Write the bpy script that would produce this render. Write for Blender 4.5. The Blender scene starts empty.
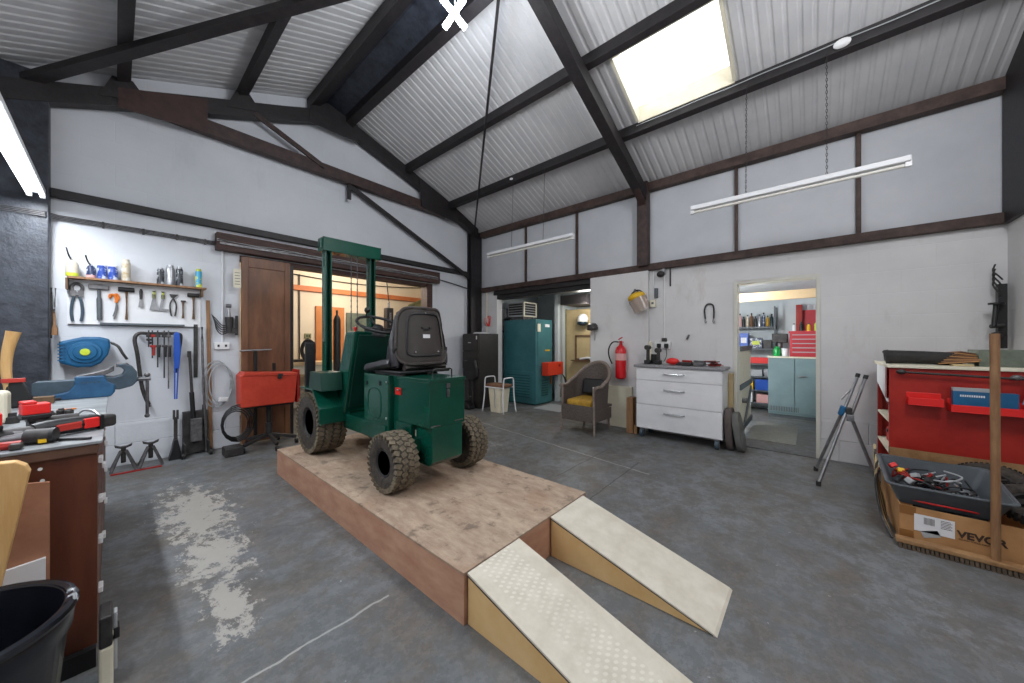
import bpy, bmesh, math, random
from mathutils import Vector, Matrix, Euler
R = math.radians
PI = math.pi
rnd = random.Random(7)
COL = bpy.context.scene.collection
WPOS = {}

def hexc(h):
    h = h.lstrip('#')
    v = [int(h[i:i+2], 16)/255 for i in (0, 2, 4)]
    return tuple([c/12.92 if c <= .04045 else ((c+.055)/1.055)**2.4 for c in v] + [1])

# ---------------------------------------------------------------- materials
def mat(name, c1, c2=None, scale=8, rough=.6, metal=0, bump=0, bscale=None, stretch=None, detail=5, lo=.35, hi=.65, emit=None, estr=1, coat=0):
    m = bpy.data.materials.new(name); m.use_nodes = True
    nt = m.node_tree; n = nt.nodes; L = nt.links
    p = n['Principled BSDF']
    p.inputs['Base Color'].default_value = hexc(c1)
    p.inputs['Roughness'].default_value = rough
    p.inputs['Metallic'].default_value = metal
    if coat: p.inputs['Coat Weight'].default_value = coat
    if emit:
        p.inputs['Emission Color'].default_value = hexc(emit)
        p.inputs['Emission Strength'].default_value = estr
    tc = n.new('ShaderNodeTexCoord'); mp = n.new('ShaderNodeMapping')
    L.new(tc.outputs['Object'], mp.inputs['Vector'])
    if stretch: mp.inputs['Scale'].default_value = stretch
    if c2:
        no = n.new('ShaderNodeTexNoise'); no.inputs['Scale'].default_value = scale; no.inputs['Detail'].default_value = detail
        no.inputs['Roughness'].default_value = .65
        L.new(mp.outputs[0], no.inputs['Vector'])
        cr = n.new('ShaderNodeValToRGB')
        cr.color_ramp.elements[0].position = lo; cr.color_ramp.elements[0].color = hexc(c1)
        cr.color_ramp.elements[1].position = hi; cr.color_ramp.elements[1].color = hexc(c2)
        L.new(no.outputs['Fac'], cr.inputs[0]); L.new(cr.outputs[0], p.inputs['Base Color'])
    if bump:
        nb = n.new('ShaderNodeTexNoise'); nb.inputs['Scale'].default_value = bscale or scale*3; nb.inputs['Detail'].default_value = 4
        L.new(mp.outputs[0], nb.inputs['Vector'])
        b = n.new('ShaderNodeBump'); b.inputs['Strength'].default_value = bump; b.inputs['Distance'].default_value = .01
        L.new(nb.outputs['Fac'], b.inputs['Height']); L.new(b.outputs[0], p.inputs['Normal'])
    return m

class NT:
    """tiny helper for hand-made node trees"""
    def __init__(s, name, rough=.6):
        s.m = bpy.data.materials.new(name); s.m.use_nodes = True
        s.n = s.m.node_tree.nodes; s.L = s.m.node_tree.links; s.p = s.n['Principled BSDF']
        s.p.inputs['Roughness'].default_value = rough
        tc = s.n.new('ShaderNodeTexCoord'); s.co = tc.outputs['Object']
    def map(s, scale=(1, 1, 1), loc=(0, 0, 0), rot=(0, 0, 0)):
        m = s.n.new('ShaderNodeMapping'); s.L.new(s.co, m.inputs[0])
        m.inputs['Scale'].default_value = scale; m.inputs['Location'].default_value = loc; m.inputs['Rotation'].default_value = rot
        return m.outputs[0]
    def noise(s, v, scale, detail=5, rough=.6):
        t = s.n.new('ShaderNodeTexNoise'); s.L.new(v, t.inputs['Vector']); t.inputs['Scale'].default_value = scale
        t.inputs['Detail'].default_value = detail; t.inputs['Roughness'].default_value = rough
        return t.outputs['Fac']
    def ramp(s, f, a, b, ca=(0, 0, 0, 1), cb=(1, 1, 1, 1)):
        r = s.n.new('ShaderNodeValToRGB'); s.L.new(f, r.inputs[0])
        r.color_ramp.elements[0].position = a; r.color_ramp.elements[0].color = ca
        r.color_ramp.elements[1].position = b; r.color_ramp.elements[1].color = cb
        return r.outputs[0]
    def mix(s, f, a, b):
        m = s.n.new('ShaderNodeMix'); m.data_type = 'RGBA'
        for k, v in ((0, f), (6, a), (7, b)):
            if isinstance(v, (tuple, float, int)): m.inputs[k].default_value = v
            else: s.L.new(v, m.inputs[k])
        return m.outputs[2]
    def math(s, op, a, b=0., c=0.):
        m = s.n.new('ShaderNodeMath'); m.operation = op
        for k, v in enumerate((a, b, c)):
            if isinstance(v, (float, int)): m.inputs[k].default_value = v
            else: s.L.new(v, m.inputs[k])
        return m.outputs[0]
    def sep(s, v=None):
        m = s.n.new('ShaderNodeSeparateXYZ'); s.L.new(v or s.co, m.inputs[0]); return m.outputs
    def color(s, c): s.L.new(c, s.p.inputs['Base Color'])
    def bump(s, h, strength=.3, dist=.01):
        b = s.n.new('ShaderNodeBump'); b.inputs['Strength'].default_value = strength; b.inputs['Distance'].default_value = dist
        s.L.new(h, b.inputs['Height']); s.L.new(b.outputs[0], s.p.inputs['Normal'])

MT = {}
def mk(k, *a, **kw): MT[k] = mat(k, *a, **kw)
mk('steel_dark', '#19171a', '#2a2526', 14, .55, bump=.15)
mk('steel_brown', '#2f2322', '#4a3733', 12, .6, bump=.15)
mk('girt_brown', '#352622', '#54413a', 9, .65, bump=.2)
mk('black_paint', '#1b1f28', '#363b45', 9, .5, bump=.4, bscale=40)
mk('gusset', '#33201e', '#48302b', 10, .6, bump=.15)
mk('roof_white', '#c2c2c4', '#cfcecf', 2.5, .6)
mk('header_wood', '#2d1b17', '#52362e', 5, .6, bump=.25, stretch=(1, 8, 8))
mk('door_wood', '#5e3c29', '#85593b', 2.2, .45, bump=.1, stretch=(3, 3, .6))
mk('bench_wood', '#4d2617', '#653622', 3, .4, stretch=(3, 3, .5), bump=.05)
mk('bench_edge', '#4c3428', '#6b4d3d', 6, .6)
mk('bench_top', '#73777b', '#9ea1a2', 5, .45, stretch=(1, 3, 1))
mk('ply_top', '#86695a', '#b49a83', 3.2, .7, detail=8, bump=.15)
mk('pine', '#c79a5e', '#d9b27a', 4, .6, stretch=(8, 8, .8))
mk('wood_light', '#d9b98c', '#e4c9a2', 4, .55)
mk('oak', '#7d5a3c', '#9a7350', 5, .6, stretch=(8, 8, 1))
mk('ramp_top', '#c9c1b0', '#d9d2c3', 9, .6, detail=7, bump=.1)
mk('ramp_side', '#d8b076', '#e4c18c', 4, .55)
mk('ply_side', '#ad7d65', '#c4997d', 4, .6, stretch=(1, 1, 3), detail=7)
mk('green', '#064133', '#0a4b3b', 3, .24, coat=.3)
mk('green_dark', '#0a3329', '#0e3d31', 6, .4)
mk('tyre', '#2c2927', '#4b443c', 30, .85, bump=.2)
mk('tread', '#4f483d', '#7d715d', 30, .9)
mk('rim', '#1b1b1e', rough=.5)
mk('vinyl', '#26252a', '#2f2e33', 20, .35, bump=.1, bscale=80)
mk('seat_shell', '#352f2c', '#3c3633', 8, .6, bump=.1, bscale=120)
mk('black', '#141416', '#1c1c1f', 10, .45)
mk('black_gloss', '#101218', '#171a22', 10, .25)
mk('rubber', '#232322', '#33312f', 20, .8)
mk('chrome', '#c9cbcd', rough=.25, metal=1)
mk('steel', '#85868a', '#a3a4a6', 12, .35, metal=.85)
mk('steel_worn', '#57565a', '#7c7a7a', 18, .45, metal=.6)
mk('iron', '#302e2f', '#484543', 16, .5, metal=.4)
mk('white_paint', '#dcdde0', '#e6e6e8', 3, .5)
mk('white_plastic', '#e4e4e4', rough=.4)
mk('cream', '#d9d2bb', '#e4deca', 5, .5)
mk('grey_laminate', '#77767a', '#98979a', 60, .4)
mk('red_metal', '#b02a22', '#bf3a2e', 6, .45)
mk('red_welder', '#b8321f', '#c8432d', 6, .5)
mk('red_dark', '#94180f', '#a8251a', 5, .45)
mk('red_bright', '#e02522', rough=.4)
mk('red_gloss', '#c3101c', '#cf1b26', 5, .25)
mk('red_store', '#b8323c', rough=.4)
mk('blue_vice', '#1c4a70', '#2b5f86', 10, .45)
mk('blue_grey', '#34434f', '#465764', 10, .45)
mk('blue_reel', '#15567f', '#1c6290', 5, .35)
mk('blue', '#1b4fae', rough=.4)
mk('yellow', '#e0b21e', rough=.4)
mk('mustard', '#9a7420', '#c49a38', 14, .8)
mk('lime', '#c3d13a', rough=.4)
mk('orange', '#d9741e', rough=.5)
mk('teal', '#35686e', '#3d747a', 4, .4)
mk('teal_dark', '#154a4c', rough=.5)
mk('cabinet_black', '#24211f', '#302c2a', 5, .45)
mk('grey_store', '#71868a', '#7b9093', 4, .5)
mk('grey_plastic', '#4e5459', '#5c6267', 6, .5)
mk('grey_light', '#a6a9ab', rough=.5)
mk('card', '#a87a4c', '#b98b5c', 6, .8)
mk('card_tape', '#8a5c30', rough=.35)
mk('label_white', '#e3e3e6', rough=.6)
mk('ink', '#3a2a20', rough=.7)
mk('wicker', '#4b4340', '#6b605a', 60, .7, bump=.8, bscale=130)
mk('wicker_edge', '#74665e', '#8f8278', 40, .7, bump=.5, bscale=100)
mk('green_grey', '#5c6459', '#70786b', 10, .7)
mk('olive', '#6f7150', '#878864', 8, .6)
mk('skin_board', '#b7a277', '#c6b288', 3, .7)
mk('brown_ply', '#8a5c45', '#a5765b', 5, .65, bump=.1)
mk('frame_cream', '#cfccc2', '#d8d6cd', 4, .5)
mk('orange_ply', '#bb7440', '#c98550', 3, .7)
mk('cloth_brown', '#6a4a35', '#83604a', 14, .9)
mk('kneepad', '#4c4442', '#5d5350', 10, .85)
mk('kneepad_grey', '#5c5d5a', '#6a6b67', 10, .85)
mk('mat_grey', '#7a7a74', '#8b8b85', 20, .9)
mk('white_felt', '#d0d0d2', rough=.8)
mk('orange_beam', '#b8683a', '#c87a4a', 4, .6)
mk('tin_blue', '#2447a0', '#c9cfe4', 22, .35, lo=.5, hi=.56)
mk('tin_navy', '#1d2c52', '#c7c9d0', 26, .35, lo=.52, hi=.58)
mk('tin_silver', '#b9babd', '#8d8f95', 20, .3, metal=.5)
mk('tin_gold', '#a99264', '#d8d6cf', 18, .35)
mk('tin_beige', '#bfb6a4', '#cfc8ba', 10, .5)
mk('tin_dark', '#23262e', '#c9cdd2', 24, .35, lo=.52, hi=.6)
mk('tin_pink', '#d7a3a0', rough=.4)
mk('tin_cyan', '#3aa0c8', '#d2d84a', 9, .35, lo=.46, hi=.52)
mk('glass_dark', '#20303a', rough=.1)
mk('wood_handle', '#8a6642', '#a58058', 12, .6)
mk('wood_dark', '#5b432e', '#6e553c', 12, .7)
mk('copper', '#8a5a3a', rough=.4, metal=.6)
mk('pale_blue', '#9fb0c0', rough=.5)
mk('tube_off', '#dedbd2', rough=.35)
MT['tube_on'] = mat('tube_on', '#ffffff', emit='#e9f3ff', estr=6)
MT['led_on'] = mat('led_on', '#ffffff', emit='#e6f0ff', estr=60)

# clear visor / skylight glazing
g = NT('visor_clear', .15); g.p.inputs['Base Color'].default_value = hexc('#b9a89c'); g.p.inputs['Alpha'].default_value = .55; MT['visor'] = g.m
g = NT('skylight_glazing', .5)
g.p.inputs['Base Color'].default_value = hexc('#ffffff'); g.p.inputs['Transmission Weight'].default_value = 1.0; g.p.inputs['Roughness'].default_value = .6
g.p.inputs['IOR'].default_value = 1.05
MT['glazing'] = g.m

# painted wall: white, faint block courses, stains
def wallmat(name, c1, c2, stain, axis, courses=True, cs=.16):
    w = NT(name, .6)
    base = w.mix(w.ramp(w.noise(w.map(), 1.4, 6), .35, .7), hexc(c1), hexc(c2))
    st = w.ramp(w.noise(w.map((1.3, 1.3, .5), (3, 1, 7)), 2.1, 8, .7), .56, .74)
    base = w.mix(w.math('MULTIPLY', st, .55), base, hexc(stain))
    w.color(base)
    if courses:
        br = w.n.new('ShaderNodeTexBrick')
        v = w.map(rot=(R(90), 0, 0) if axis == 'Y' else (R(90), 0, R(90)))
        mp = w.n.new('ShaderNodeCombineXYZ'); sp = w.sep()
        w.L.new(sp['X' if axis == 'Y' else 'Y'], mp.inputs[0]); w.L.new(sp['Z'], mp.inputs[1])
        w.L.new(mp.outputs[0], br.inputs['Vector'])
        br.inputs['Scale'].default_value = 1.0; br.inputs['Brick Width'].default_value = cs*2.8; br.inputs['Row Height'].default_value = cs*1.4
        br.inputs['Mortar Size'].default_value = .006; br.inputs['Mortar Smooth'].default_value = 1
        br.inputs['Color1'].default_value = (1, 1, 1, 1); br.inputs['Color2'].default_value = (1, 1, 1, 1); br.inputs['Mortar'].default_value = (0, 0, 0, 1)
        nz = w.noise(w.map(), 14, 6)
        h = w.math('ADD', w.math('MULTIPLY', nz, .5), w.math('MULTIPLY', br.outputs['Color'], 0.5))
        low = w.ramp(w.sep()['Z'], .42, .47, (1, 1, 1, 1), (.12, .12, .12, 1))
        w.bump(w.math('MULTIPLY', h, low), .8, .014)
    else:
        w.bump(w.noise(w.map(), 9, 5), .12)
    return w.m
MT['wallA'] = wallmat('wall_paint_left', '#cccfd5', '#d6d8dd', '#bcbfc4', 'Y')
MT['wallB'] = wallmat('wall_paint_right', '#cccbcc', '#d9d8d8', '#b0a49b', 'X')
MT['panel'] = mat('wall_board_paint', '#bcbfc5', '#c8cacf', 1.2, .6)
MT['cream_wall'] = wallmat('cream_brick', '#d9cbb5', '#e4d7c2', '#cbb797', 'Y', cs=.08)
MT['store_wall'] = mat('store_wall', '#c5ced2', '#d6dde0', 2, .6)

# floor: blue-grey floor paint worn through to pale screed, dirt, joints
def floor_mat():
    f = NT('painted_concrete', .38)
    co = f.map()
    big = f.noise(co, 1.1, 6, .6); mid = f.noise(f.map((1, 1, 1), (5, 2, 0)), 4.5, 8, .7); fine = f.noise(co, 38, 4)
    c = f.mix(f.ramp(big, .35, .65), hexc('#606467'), hexc('#7c8083'))
    c = f.mix(f.ramp(mid, .46, .56), c, hexc('#6a6764'))
    brown = f.ramp(f.noise(f.map((1, 1, 1), (9, 4, 0)), 1.7, 8, .7), .5, .68)
    c = f.mix(f.math('MULTIPLY', brown, .7), c, hexc('#6a5f53'))
    c = f.mix(f.math('MULTIPLY', f.ramp(fine, .5, .8), .35), c, hexc('#8b8d8d'))
    sc2 = f.noise(f.map((1, 1, 1), (3, 8, 0)), 13, 10, .8)
    c = f.mix(f.math('MULTIPLY', f.ramp(sc2, .50, .62), .30), c, hexc('#7e8284')); c = f.mix(f.math('MULTIPLY', f.ramp(sc2, .50, .36), .32), c, hexc('#3f4143'))
    grime = f.ramp(f.noise(f.map((1, 1, 1), (6, 6, 0)), 2.6, 9, .75), .52, .66)
    c = f.mix(f.math('MULTIPLY', grime, .55), c, hexc('#4c4945'))
    s = f.sep(); X, Y = s['X'], s['Y']
    def blob(cx, cy, rx, ry, rot=0):
        a = f.math('DIVIDE', f.math('SUBTRACT', X, cx), rx); b = f.math('DIVIDE', f.math('SUBTRACT', Y, cy), ry)
        d = f.math('SQRT', f.math('ADD', f.math('POWER', a, 2.), f.math('POWER', b, 2.)))
        return f.math('SUBTRACT', 1., d, 0.)
    # worn patches in front of the left bench
    pn = f.noise(f.map((1.25, .8, 1), (2.2, .4, 0)), 9.5, 10, .8)
    m1 = f.math('MAXIMUM', f.math('MAXIMUM', blob(.40, 3.55, .30, 1.0), blob(.40, 2.75, .22, .6)), blob(.37, 2.2, .14, .4))
    m1 = f.math('MAXIMUM', m1, blob(2.9, 3.6, .5, .9))
    k = f.math('ADD', f.math('MULTIPLY', m1, .245), pn)
    patch = f.ramp(k, .60, .63)
    c = f.mix(f.math('MULTIPLY', patch, .85), c, hexc('#aaa69f'))
    sp = f.ramp(f.noise(f.map((1, 1, 1), (7, 7, 0)), 22, 5, .6), .70, .73)
    c = f.mix(f.math('MULTIPLY', sp, .7), c, hexc('#b3b2ae'))
    # dark oil marks
    oil = f.ramp(f.math('ADD', f.math('MULTIPLY', f.math('MAXIMUM', blob(4.2, 1.55, .5, .5), blob(4.6, 2.3, .6, .9)), .3), f.noise(f.map((1, 1, 1), (1, 9, 0)), 3, 6)), .62, .8)
    c = f.mix(f.math('MULTIPLY', oil, .6), c, hexc('#3c3b3b'))
    # lines: slab joints and a chalky crack
    wob = f.math('MULTIPLY', f.math('SUBTRACT', f.noise(co, 5, 5), .5), .05)
    def line(axis, v, w, lo, hi, col, amt, slope=0.):
        a, b = (X, Y) if axis == 'X' else (Y, X)
        e = f.math('ABSOLUTE', f.math('SUBTRACT', f.math('ADD', f.math('SUBTRACT', a, v), wob), f.math('MULTIPLY', b, slope)))
        on = f.math('LESS_THAN', e, w)
        on = f.math('MULTIPLY', on, f.math('GREATER_THAN', b, lo)); on = f.math('MULTIPLY', on, f.math('LESS_THAN', b, hi))
        return f.math('MULTIPLY', on, amt), hexc(col)
    for args in (('X', 3.245, .009, 1.2, 4.1, '#a9a9a6', .75, .154), ('Y', 1.33, .007, 2.2, 3.7, '#333436', .7, .02), ('Y', 1.86, .007, 2.8, 3.8, '#3b3c3e', .7, 0.),
                 ('Y', 1.635, .006, .25, .92, '#a5a5a2', .8, 0.)):
        fac, col = line(*args); c = f.mix(fac, c, col)
    f.color(c)
    rr = f.ramp(mid, .3, .7, (.38, .38, .38, 1), (.62, .62, .62, 1)); f.L.new(rr, f.p.inputs['Roughness'])
    f.bump(f.math('ADD', mid, f.math('MULTIPLY', patch, -.3)), .12, .01)
    return f.m
MT['floor'] = floor_mat()

# platform top: stained ply
def ply_mat():
    f = NT('stained_plywood', .7)
    c = f.mix(f.ramp(f.noise(f.map((1, .35, 1)), 14, 10, .8), .36, .66), hexc('#937c6b'), hexc('#bfaa94'))
    d = f.ramp(f.noise(f.map((1, 1, 1), (4, 1, 0)), 9, 6, .65), .55, .66)
    c = f.mix(f.math('MULTIPLY', d, .6), c, hexc('#4f453d'))
    d = f.ramp(f.noise(f.map((1, 1, 1), (8, 3, 0)), 1.8, 5, .6), .52, .7)
    c = f.mix(f.math('MULTIPLY', d, .45), c, hexc('#8a5f42'))
    sp = f.ramp(f.noise(f.map((1, 1, 1), (1, 5, 0)), 30, 3), .74, .77)
    c = f.mix(f.math('MULTIPLY', sp, .5), c, hexc('#ded6c8'))
    f.color(c); f.bump(f.noise(f.map((6, 1, 1)), 20, 4), .1)
    return f.m
MT['ply_top'] = ply_mat()
def printed_ramp():
    f = NT('ramp_with_tyre_prints', .65)
    c = f.mix(f.ramp(f.noise(f.map(), 9, 7, .7), .35, .65), hexc('#c9c1b0'), hexc('#d9d2c3'))
    s = f.sep()
    a = f.math('SINE', f.math('MULTIPLY', s['X'], 130.)); b = f.math('SINE', f.math('ADD', f.math('MULTIPLY', s['Y'], 190.), f.math('MULTIPLY', s['X'], 65.)))
    d = f.math('GREATER_THAN', f.math('MULTIPLY', a, b), .35)
    d = f.math('MULTIPLY', d, f.ramp(f.noise(f.map(), 3, 3), .40, .55))
    d = f.math('MULTIPLY', d, f.math('LESS_THAN', f.math('ABSOLUTE', f.math('ADD', s['X'], .01)), .11))
    f.color(f.mix(f.math('MULTIPLY', d, .5), c, hexc('#eae5da')))
    return f.m
MT['ramp_prints'] = printed_ramp()

# ---------------------------------------------------------------- mesh builder
def basis(d):
    d = Vector(d).normalized()
    up = Vector((0, 0, 1)) if abs(d.z) < .95 else Vector((1, 0, 0))
    a = d.cross(up).normalized(); b = a.cross(d).normalized()
    return a, b, d

class M:
    def __init__(s): s.v = []; s.f = []; s.mi = []; s.T = None; s.cur = 0
    def add(s, vs, fs):
        n = len(s.v)
        for p in vs:
            p = Vector(p); s.v.append(s.T @ p if s.T else p)
        for q in fs: s.f.append([i+n for i in q]); s.mi.append(s.cur)
        return s
    def box(s, x0, x1, y0, y1, z0, z1):
        x0, x1 = sorted((x0, x1)); y0, y1 = sorted((y0, y1)); z0, z1 = sorted((z0, z1))
        return s.add([(x, y, z) for z in (z0, z1) for x, y in ((x0, y0), (x1, y0), (x1, y1), (x0, y1))],
                     [(3, 2, 1, 0), (4, 5, 6, 7), (0, 1, 5, 4), (1, 2, 6, 5), (2, 3, 7, 6), (3, 0, 4, 7)])
    def cbox(s, c, size, rot=(0, 0, 0)):
        m = Matrix.Translation(c) @ Euler(rot).to_matrix().to_4x4()
        hx, hy, hz = [q/2 for q in size]
        vs = [m @ Vector((x*hx, y*hy, z*hz)) for z in (-1, 1) for x, y in ((-1, -1), (1, -1), (1, 1), (-1, 1))]
        return s.add(vs, [(3, 2, 1, 0), (4, 5, 6, 7), (0, 1, 5, 4), (1, 2, 6, 5), (2, 3, 7, 6), (3, 0, 4, 7)])
    def bar(s, p0, p1, w, h, up=(0, 0, 1)):
        p0, p1 = Vector(p0), Vector(p1); d = (p1-p0).normalized(); u = Vector(up)
        a = d.cross(u)
        if a.length < 1e-4: a = d.cross(Vector((1, 0, 0)))
        a.normalize(); b = a.cross(d).normalized()
        vs = []
        for p in (p0, p1):
            for i, j in ((-1, -1), (1, -1), (1, 1), (-1, 1)): vs.append(p + a*w/2*i + b*h/2*j)
        return s.add(vs, [(3, 2, 1, 0), (4, 5, 6, 7), (0, 1, 5, 4), (1, 2, 6, 5), (2, 3, 7, 6), (3, 0, 4, 7)])
    def prism(s, pts, axis, a, b):
        """polygon pts in the plane normal to axis, extruded from a to b"""
        def P(p, t): return {'X': (t, p[0], p[1]), 'Y': (p[0], t, p[1]), 'Z': (p[0], p[1], t)}[axis]
        n = len(pts)
        vs = [P(p, a) for p in pts] + [P(p, b) for p in pts]
        fs = [list(range(n))[::-1], list(range(n, 2*n))] + [(i, (i+1) % n, n+(i+1) % n, n+i) for i in range(n)]
        return s.add(vs, fs)
    def cyl(s, p0, p1, r0, r1=None, seg=16, cap=True):
        r1 = r0 if r1 is None else r1
        a, b, d = basis(Vector(p1)-Vector(p0)); vs = []
        for p, r in ((Vector(p0), r0), (Vector(p1), r1)):
            for i in range(seg):
                t = 2*PI*i/seg; vs.append(p + a*math.cos(t)*r + b*math.sin(t)*r)
        fs = [(i, (i+1) % seg, seg+(i+1) % seg, seg+i) for i in range(seg)]
        if cap: fs += [list(range(seg))[::-1], list(range(seg, 2*seg))]
        return s.add(vs, fs)
    def lathe(s, prof, c=(0, 0, 0), axis=(0, 0, 1), seg=20, sx=1, sy=1):
        """prof: list of (radius, height) along axis from c"""
        a, b, d = basis(axis); c = Vector(c); vs = []; fs = []
        if abs(Vector(axis).normalized().z) > .99: a, b, d = Vector((1, 0, 0)), Vector((0, 1, 0)), Vector((0, 0, 1 if axis[2] > 0 else -1))
        for r, h in prof:
            for i in range(seg):
                t = 2*PI*i/seg; vs.append(c + a*math.cos(t)*r*sx + b*math.sin(t)*r*sy + d*h)
        for k in range(len(prof)-1):
            for i in range(seg):
                fs.append((k*seg+i, k*seg+(i+1) % seg, (k+1)*seg+(i+1) % seg, (k+1)*seg+i))
        if prof[0][0] > 1e-5: fs.append(list(range(seg))[::-1])
        if prof[-1][0] > 1e-5: fs.append(list(range((len(prof)-1)*seg, len(prof)*seg)))
        return s.add(vs, fs)
    def tube(s, pts, r, seg=8, smooth=0, closed=False):
        P = [Vector(p) for p in pts]
        if smooth:
            Q = []; n = len(P)
            for i in range(n if closed else n-1):
                p0 = P[(i-1) % n] if (closed or i) else P[0]; p1 = P[i]; p2 = P[(i+1) % n]
                p3 = P[(i+2) % n] if (closed or i+2 < n) else P[-1]
                for k in range(smooth):
                    t = k/smooth
                    Q.append(.5*((2*p1)+(p2-p0)*t+(2*p0-5*p1+4*p2-p3)*t*t+(3*p1-p0-3*p2+p3)*t**3))
            if not closed: Q.append(P[-1])
            P = Q
        n = len(P); vs = []; prev = None
        for i, p in enumerate(P):
            d = (P[(i+1) % n]-P[i-1]) if closed else (P[min(i+1, n-1)]-P[max(i-1, 0)])
            if d.length < 1e-7: d = Vector((0, 0, 1))
            d.normalize()
            if prev is None: a, b, _ = basis(d)
            else:
                a = prev - d*prev.dot(d)
                if a.length < 1e-5: a = basis(d)[0]
                a.normalize(); b = d.cross(a)
            prev = a
            rr = r(i/(n-1)) if callable(r) else r
            for k in range(seg):
                t = 2*PI*k/seg; vs.append(p + a*math.cos(t)*rr + b*math.sin(t)*rr)
        fs = []
        for i in range(n if closed else n-1):
            j = (i+1) % n
            for k in range(seg): fs.append((i*seg+k, i*seg+(k+1) % seg, j*seg+(k+1) % seg, j*seg+k))
        if not closed: fs += [list(range(seg))[::-1], list(range((n-1)*seg, n*seg))]
        return s.add(vs, fs)
    def ball(s, c, r, seg=14, rings=8):
        r = r if isinstance(r, (tuple, list)) else (r, r, r)
        vs = []; fs = []
        for i in range(rings+1):
            ph = PI*i/rings
            for k in range(seg):
                t = 2*PI*k/seg
                vs.append((c[0]+r[0]*math.sin(ph)*math.cos(t), c[1]+r[1]*math.sin(ph)*math.sin(t), c[2]+r[2]*math.cos(ph)))
        for i in range(rings):
            for k in range(seg): fs.append((i*seg+k, (i+1)*seg+k, (i+1)*seg+(k+1) % seg, i*seg+(k+1) % seg))
        return s.add(vs, fs)
    def grid(s, fn, nu, nv, thick=0, closeu=False):
        """surface fn(u,v)->point; with thickness along local normals"""
        P = [[Vector(fn(i/nu, j/nv)) for j in range(nv+1)] for i in range(nu+1)]
        W = nv+1; flat = [p for row in P for p in row]
        fs = [(i*W+j, (i+1)*W+j, (i+1)*W+j+1, i*W+j+1) for i in range(nu) for j in range(nv)]
        if not thick: return s.add(flat, fs)
        N = []
        for i in range(nu+1):
            for j in range(nv+1):
                du = P[min(i+1, nu)][j]-P[max(i-1, 0)][j]; dv = P[i][min(j+1, nv)]-P[i][max(j-1, 0)]
                n = du.cross(dv); N.append(n.normalized() if n.length > 1e-9 else Vector((0, 0, 1)))
        K = len(flat); back = [p-n*thick for p, n in zip(flat, N)]
        fs2 = [tuple(K+q for q in f[::-1]) for f in fs]; ed = []
        for i in range(nu): ed += [(i*W, i*W+K, (i+1)*W+K, (i+1)*W), ((i+1)*W+nv, (i+1)*W+nv+K, i*W+nv+K, i*W+nv)]
        for j in range(nv): ed += [(j+1, j+1+K, j+K, j), (nu*W+j, nu*W+j+K, nu*W+j+1+K, nu*W+j+1)]
        return s.add(flat+back, fs+fs2+ed)
    def build(s, name, m, parent=None, bev=0, smooth=False, local=False, sub=0, bseg=2):
        """parent given: vertices are in room coordinates unless local=True"""
        ms = m if isinstance(m, (list, tuple)) else [m]
        if parent is not None:
            off = Vector((0, 0, 0)) if local else WPOS[parent.name]; loc = Vector((0, 0, 0))
        else:
            xs = [p.x for p in s.v]; ys = [p.y for p in s.v]; zs = [p.z for p in s.v]
            loc = off = Vector(((min(xs)+max(xs))/2, (min(ys)+max(ys))/2, min(zs)))
            if name in ('floor', 'ceiling') or (name.startswith('wall_') and name not in ('wall_rail', 'wall_stud')): loc = off = Vector((0, 0, 0))
        me = bpy.data.meshes.new(name)
        me.from_pydata([p-off for p in s.v], [], s.f)
        me.polygons.foreach_set('material_index', s.mi)
        for q in ms: me.materials.append(MT[q] if isinstance(q, str) else q)
        bm = bmesh.new(); bm.from_mesh(me); bmesh.ops.remove_doubles(bm, verts=bm.verts, dist=1e-6)
        bmesh.ops.recalc_face_normals(bm, faces=bm.faces); bm.to_mesh(me); bm.free()
        if smooth:
            me.polygons.foreach_set('use_smooth', [True]*len(me.polygons))
            me.set_sharp_from_angle(angle=R(40))
        o = bpy.data.objects.new(name, me); COL.objects.link(o)
        if parent is not None: o.parent = parent
        o.location = loc; WPOS[o.name] = off.copy()
        if bev:
            b = o.modifiers.new('bevel', 'BEVEL'); b.width = bev; b.segments = bseg; b.limit_method = 'ANGLE'; b.angle_limit = R(35)
        if sub:
            d = o.modifiers.new('sub', 'SUBSURF'); d.levels = sub; d.render_levels = sub
        return o

def thing(name, label, cat, loc=(0, 0, 0), rotz=0, group=None):
    o = bpy.data.objects.new(name, None); COL.objects.link(o)
    o.location = loc; o.rotation_euler = (0, 0, rotz); o.empty_display_size = .1
    WPOS[o.name] = Vector(loc)
    return tag(o, label, cat, group)
def tag(o, label, cat, group=None):
    o['label'] = label; o['category'] = cat
    if group: o['group'] = group
    return o
def struct(o, label=None):
    o['kind'] = 'structure'
    if label: o['label'] = label
    return o
def dup(root, loc, rotz=0, label=None, group=None):
    r = root.copy(); COL.objects.link(r); r.location = loc; r.rotation_euler = (0, 0, rotz)
    if label: r['label'] = label
    if group: r['group'] = group
    for ch in list(root.children):
        c = ch.copy(); COL.objects.link(c); c.parent = r
        for gch in ch.children:
            d = gch.copy(); COL.objects.link(d); d.parent = c
    WPOS[r.name] = Vector(loc)
    return r
def lettering(name, body, size, m, parent, loc, rot, ext=.001, bold=0):
    """flat raised letters; loc in room coordinates"""
    cu = bpy.data.curves.new(name, 'FONT'); cu.body = body; cu.size = size; cu.extrude = ext; cu.offset = bold
    t = bpy.data.objects.new('tmp_text', cu); COL.objects.link(t)
    dg = bpy.context.evaluated_depsgraph_get(); me = bpy.data.meshes.new_from_object(t.evaluated_get(dg))
    bpy.data.objects.remove(t); me.name = name
    me.materials.clear(); me.materials.append(MT[m])
    o = bpy.data.objects.new(name, me); COL.objects.link(o); o.parent = parent
    o.location = Vector(loc) - WPOS[parent.name]; o.rotation_euler = rot
    return o
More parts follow.
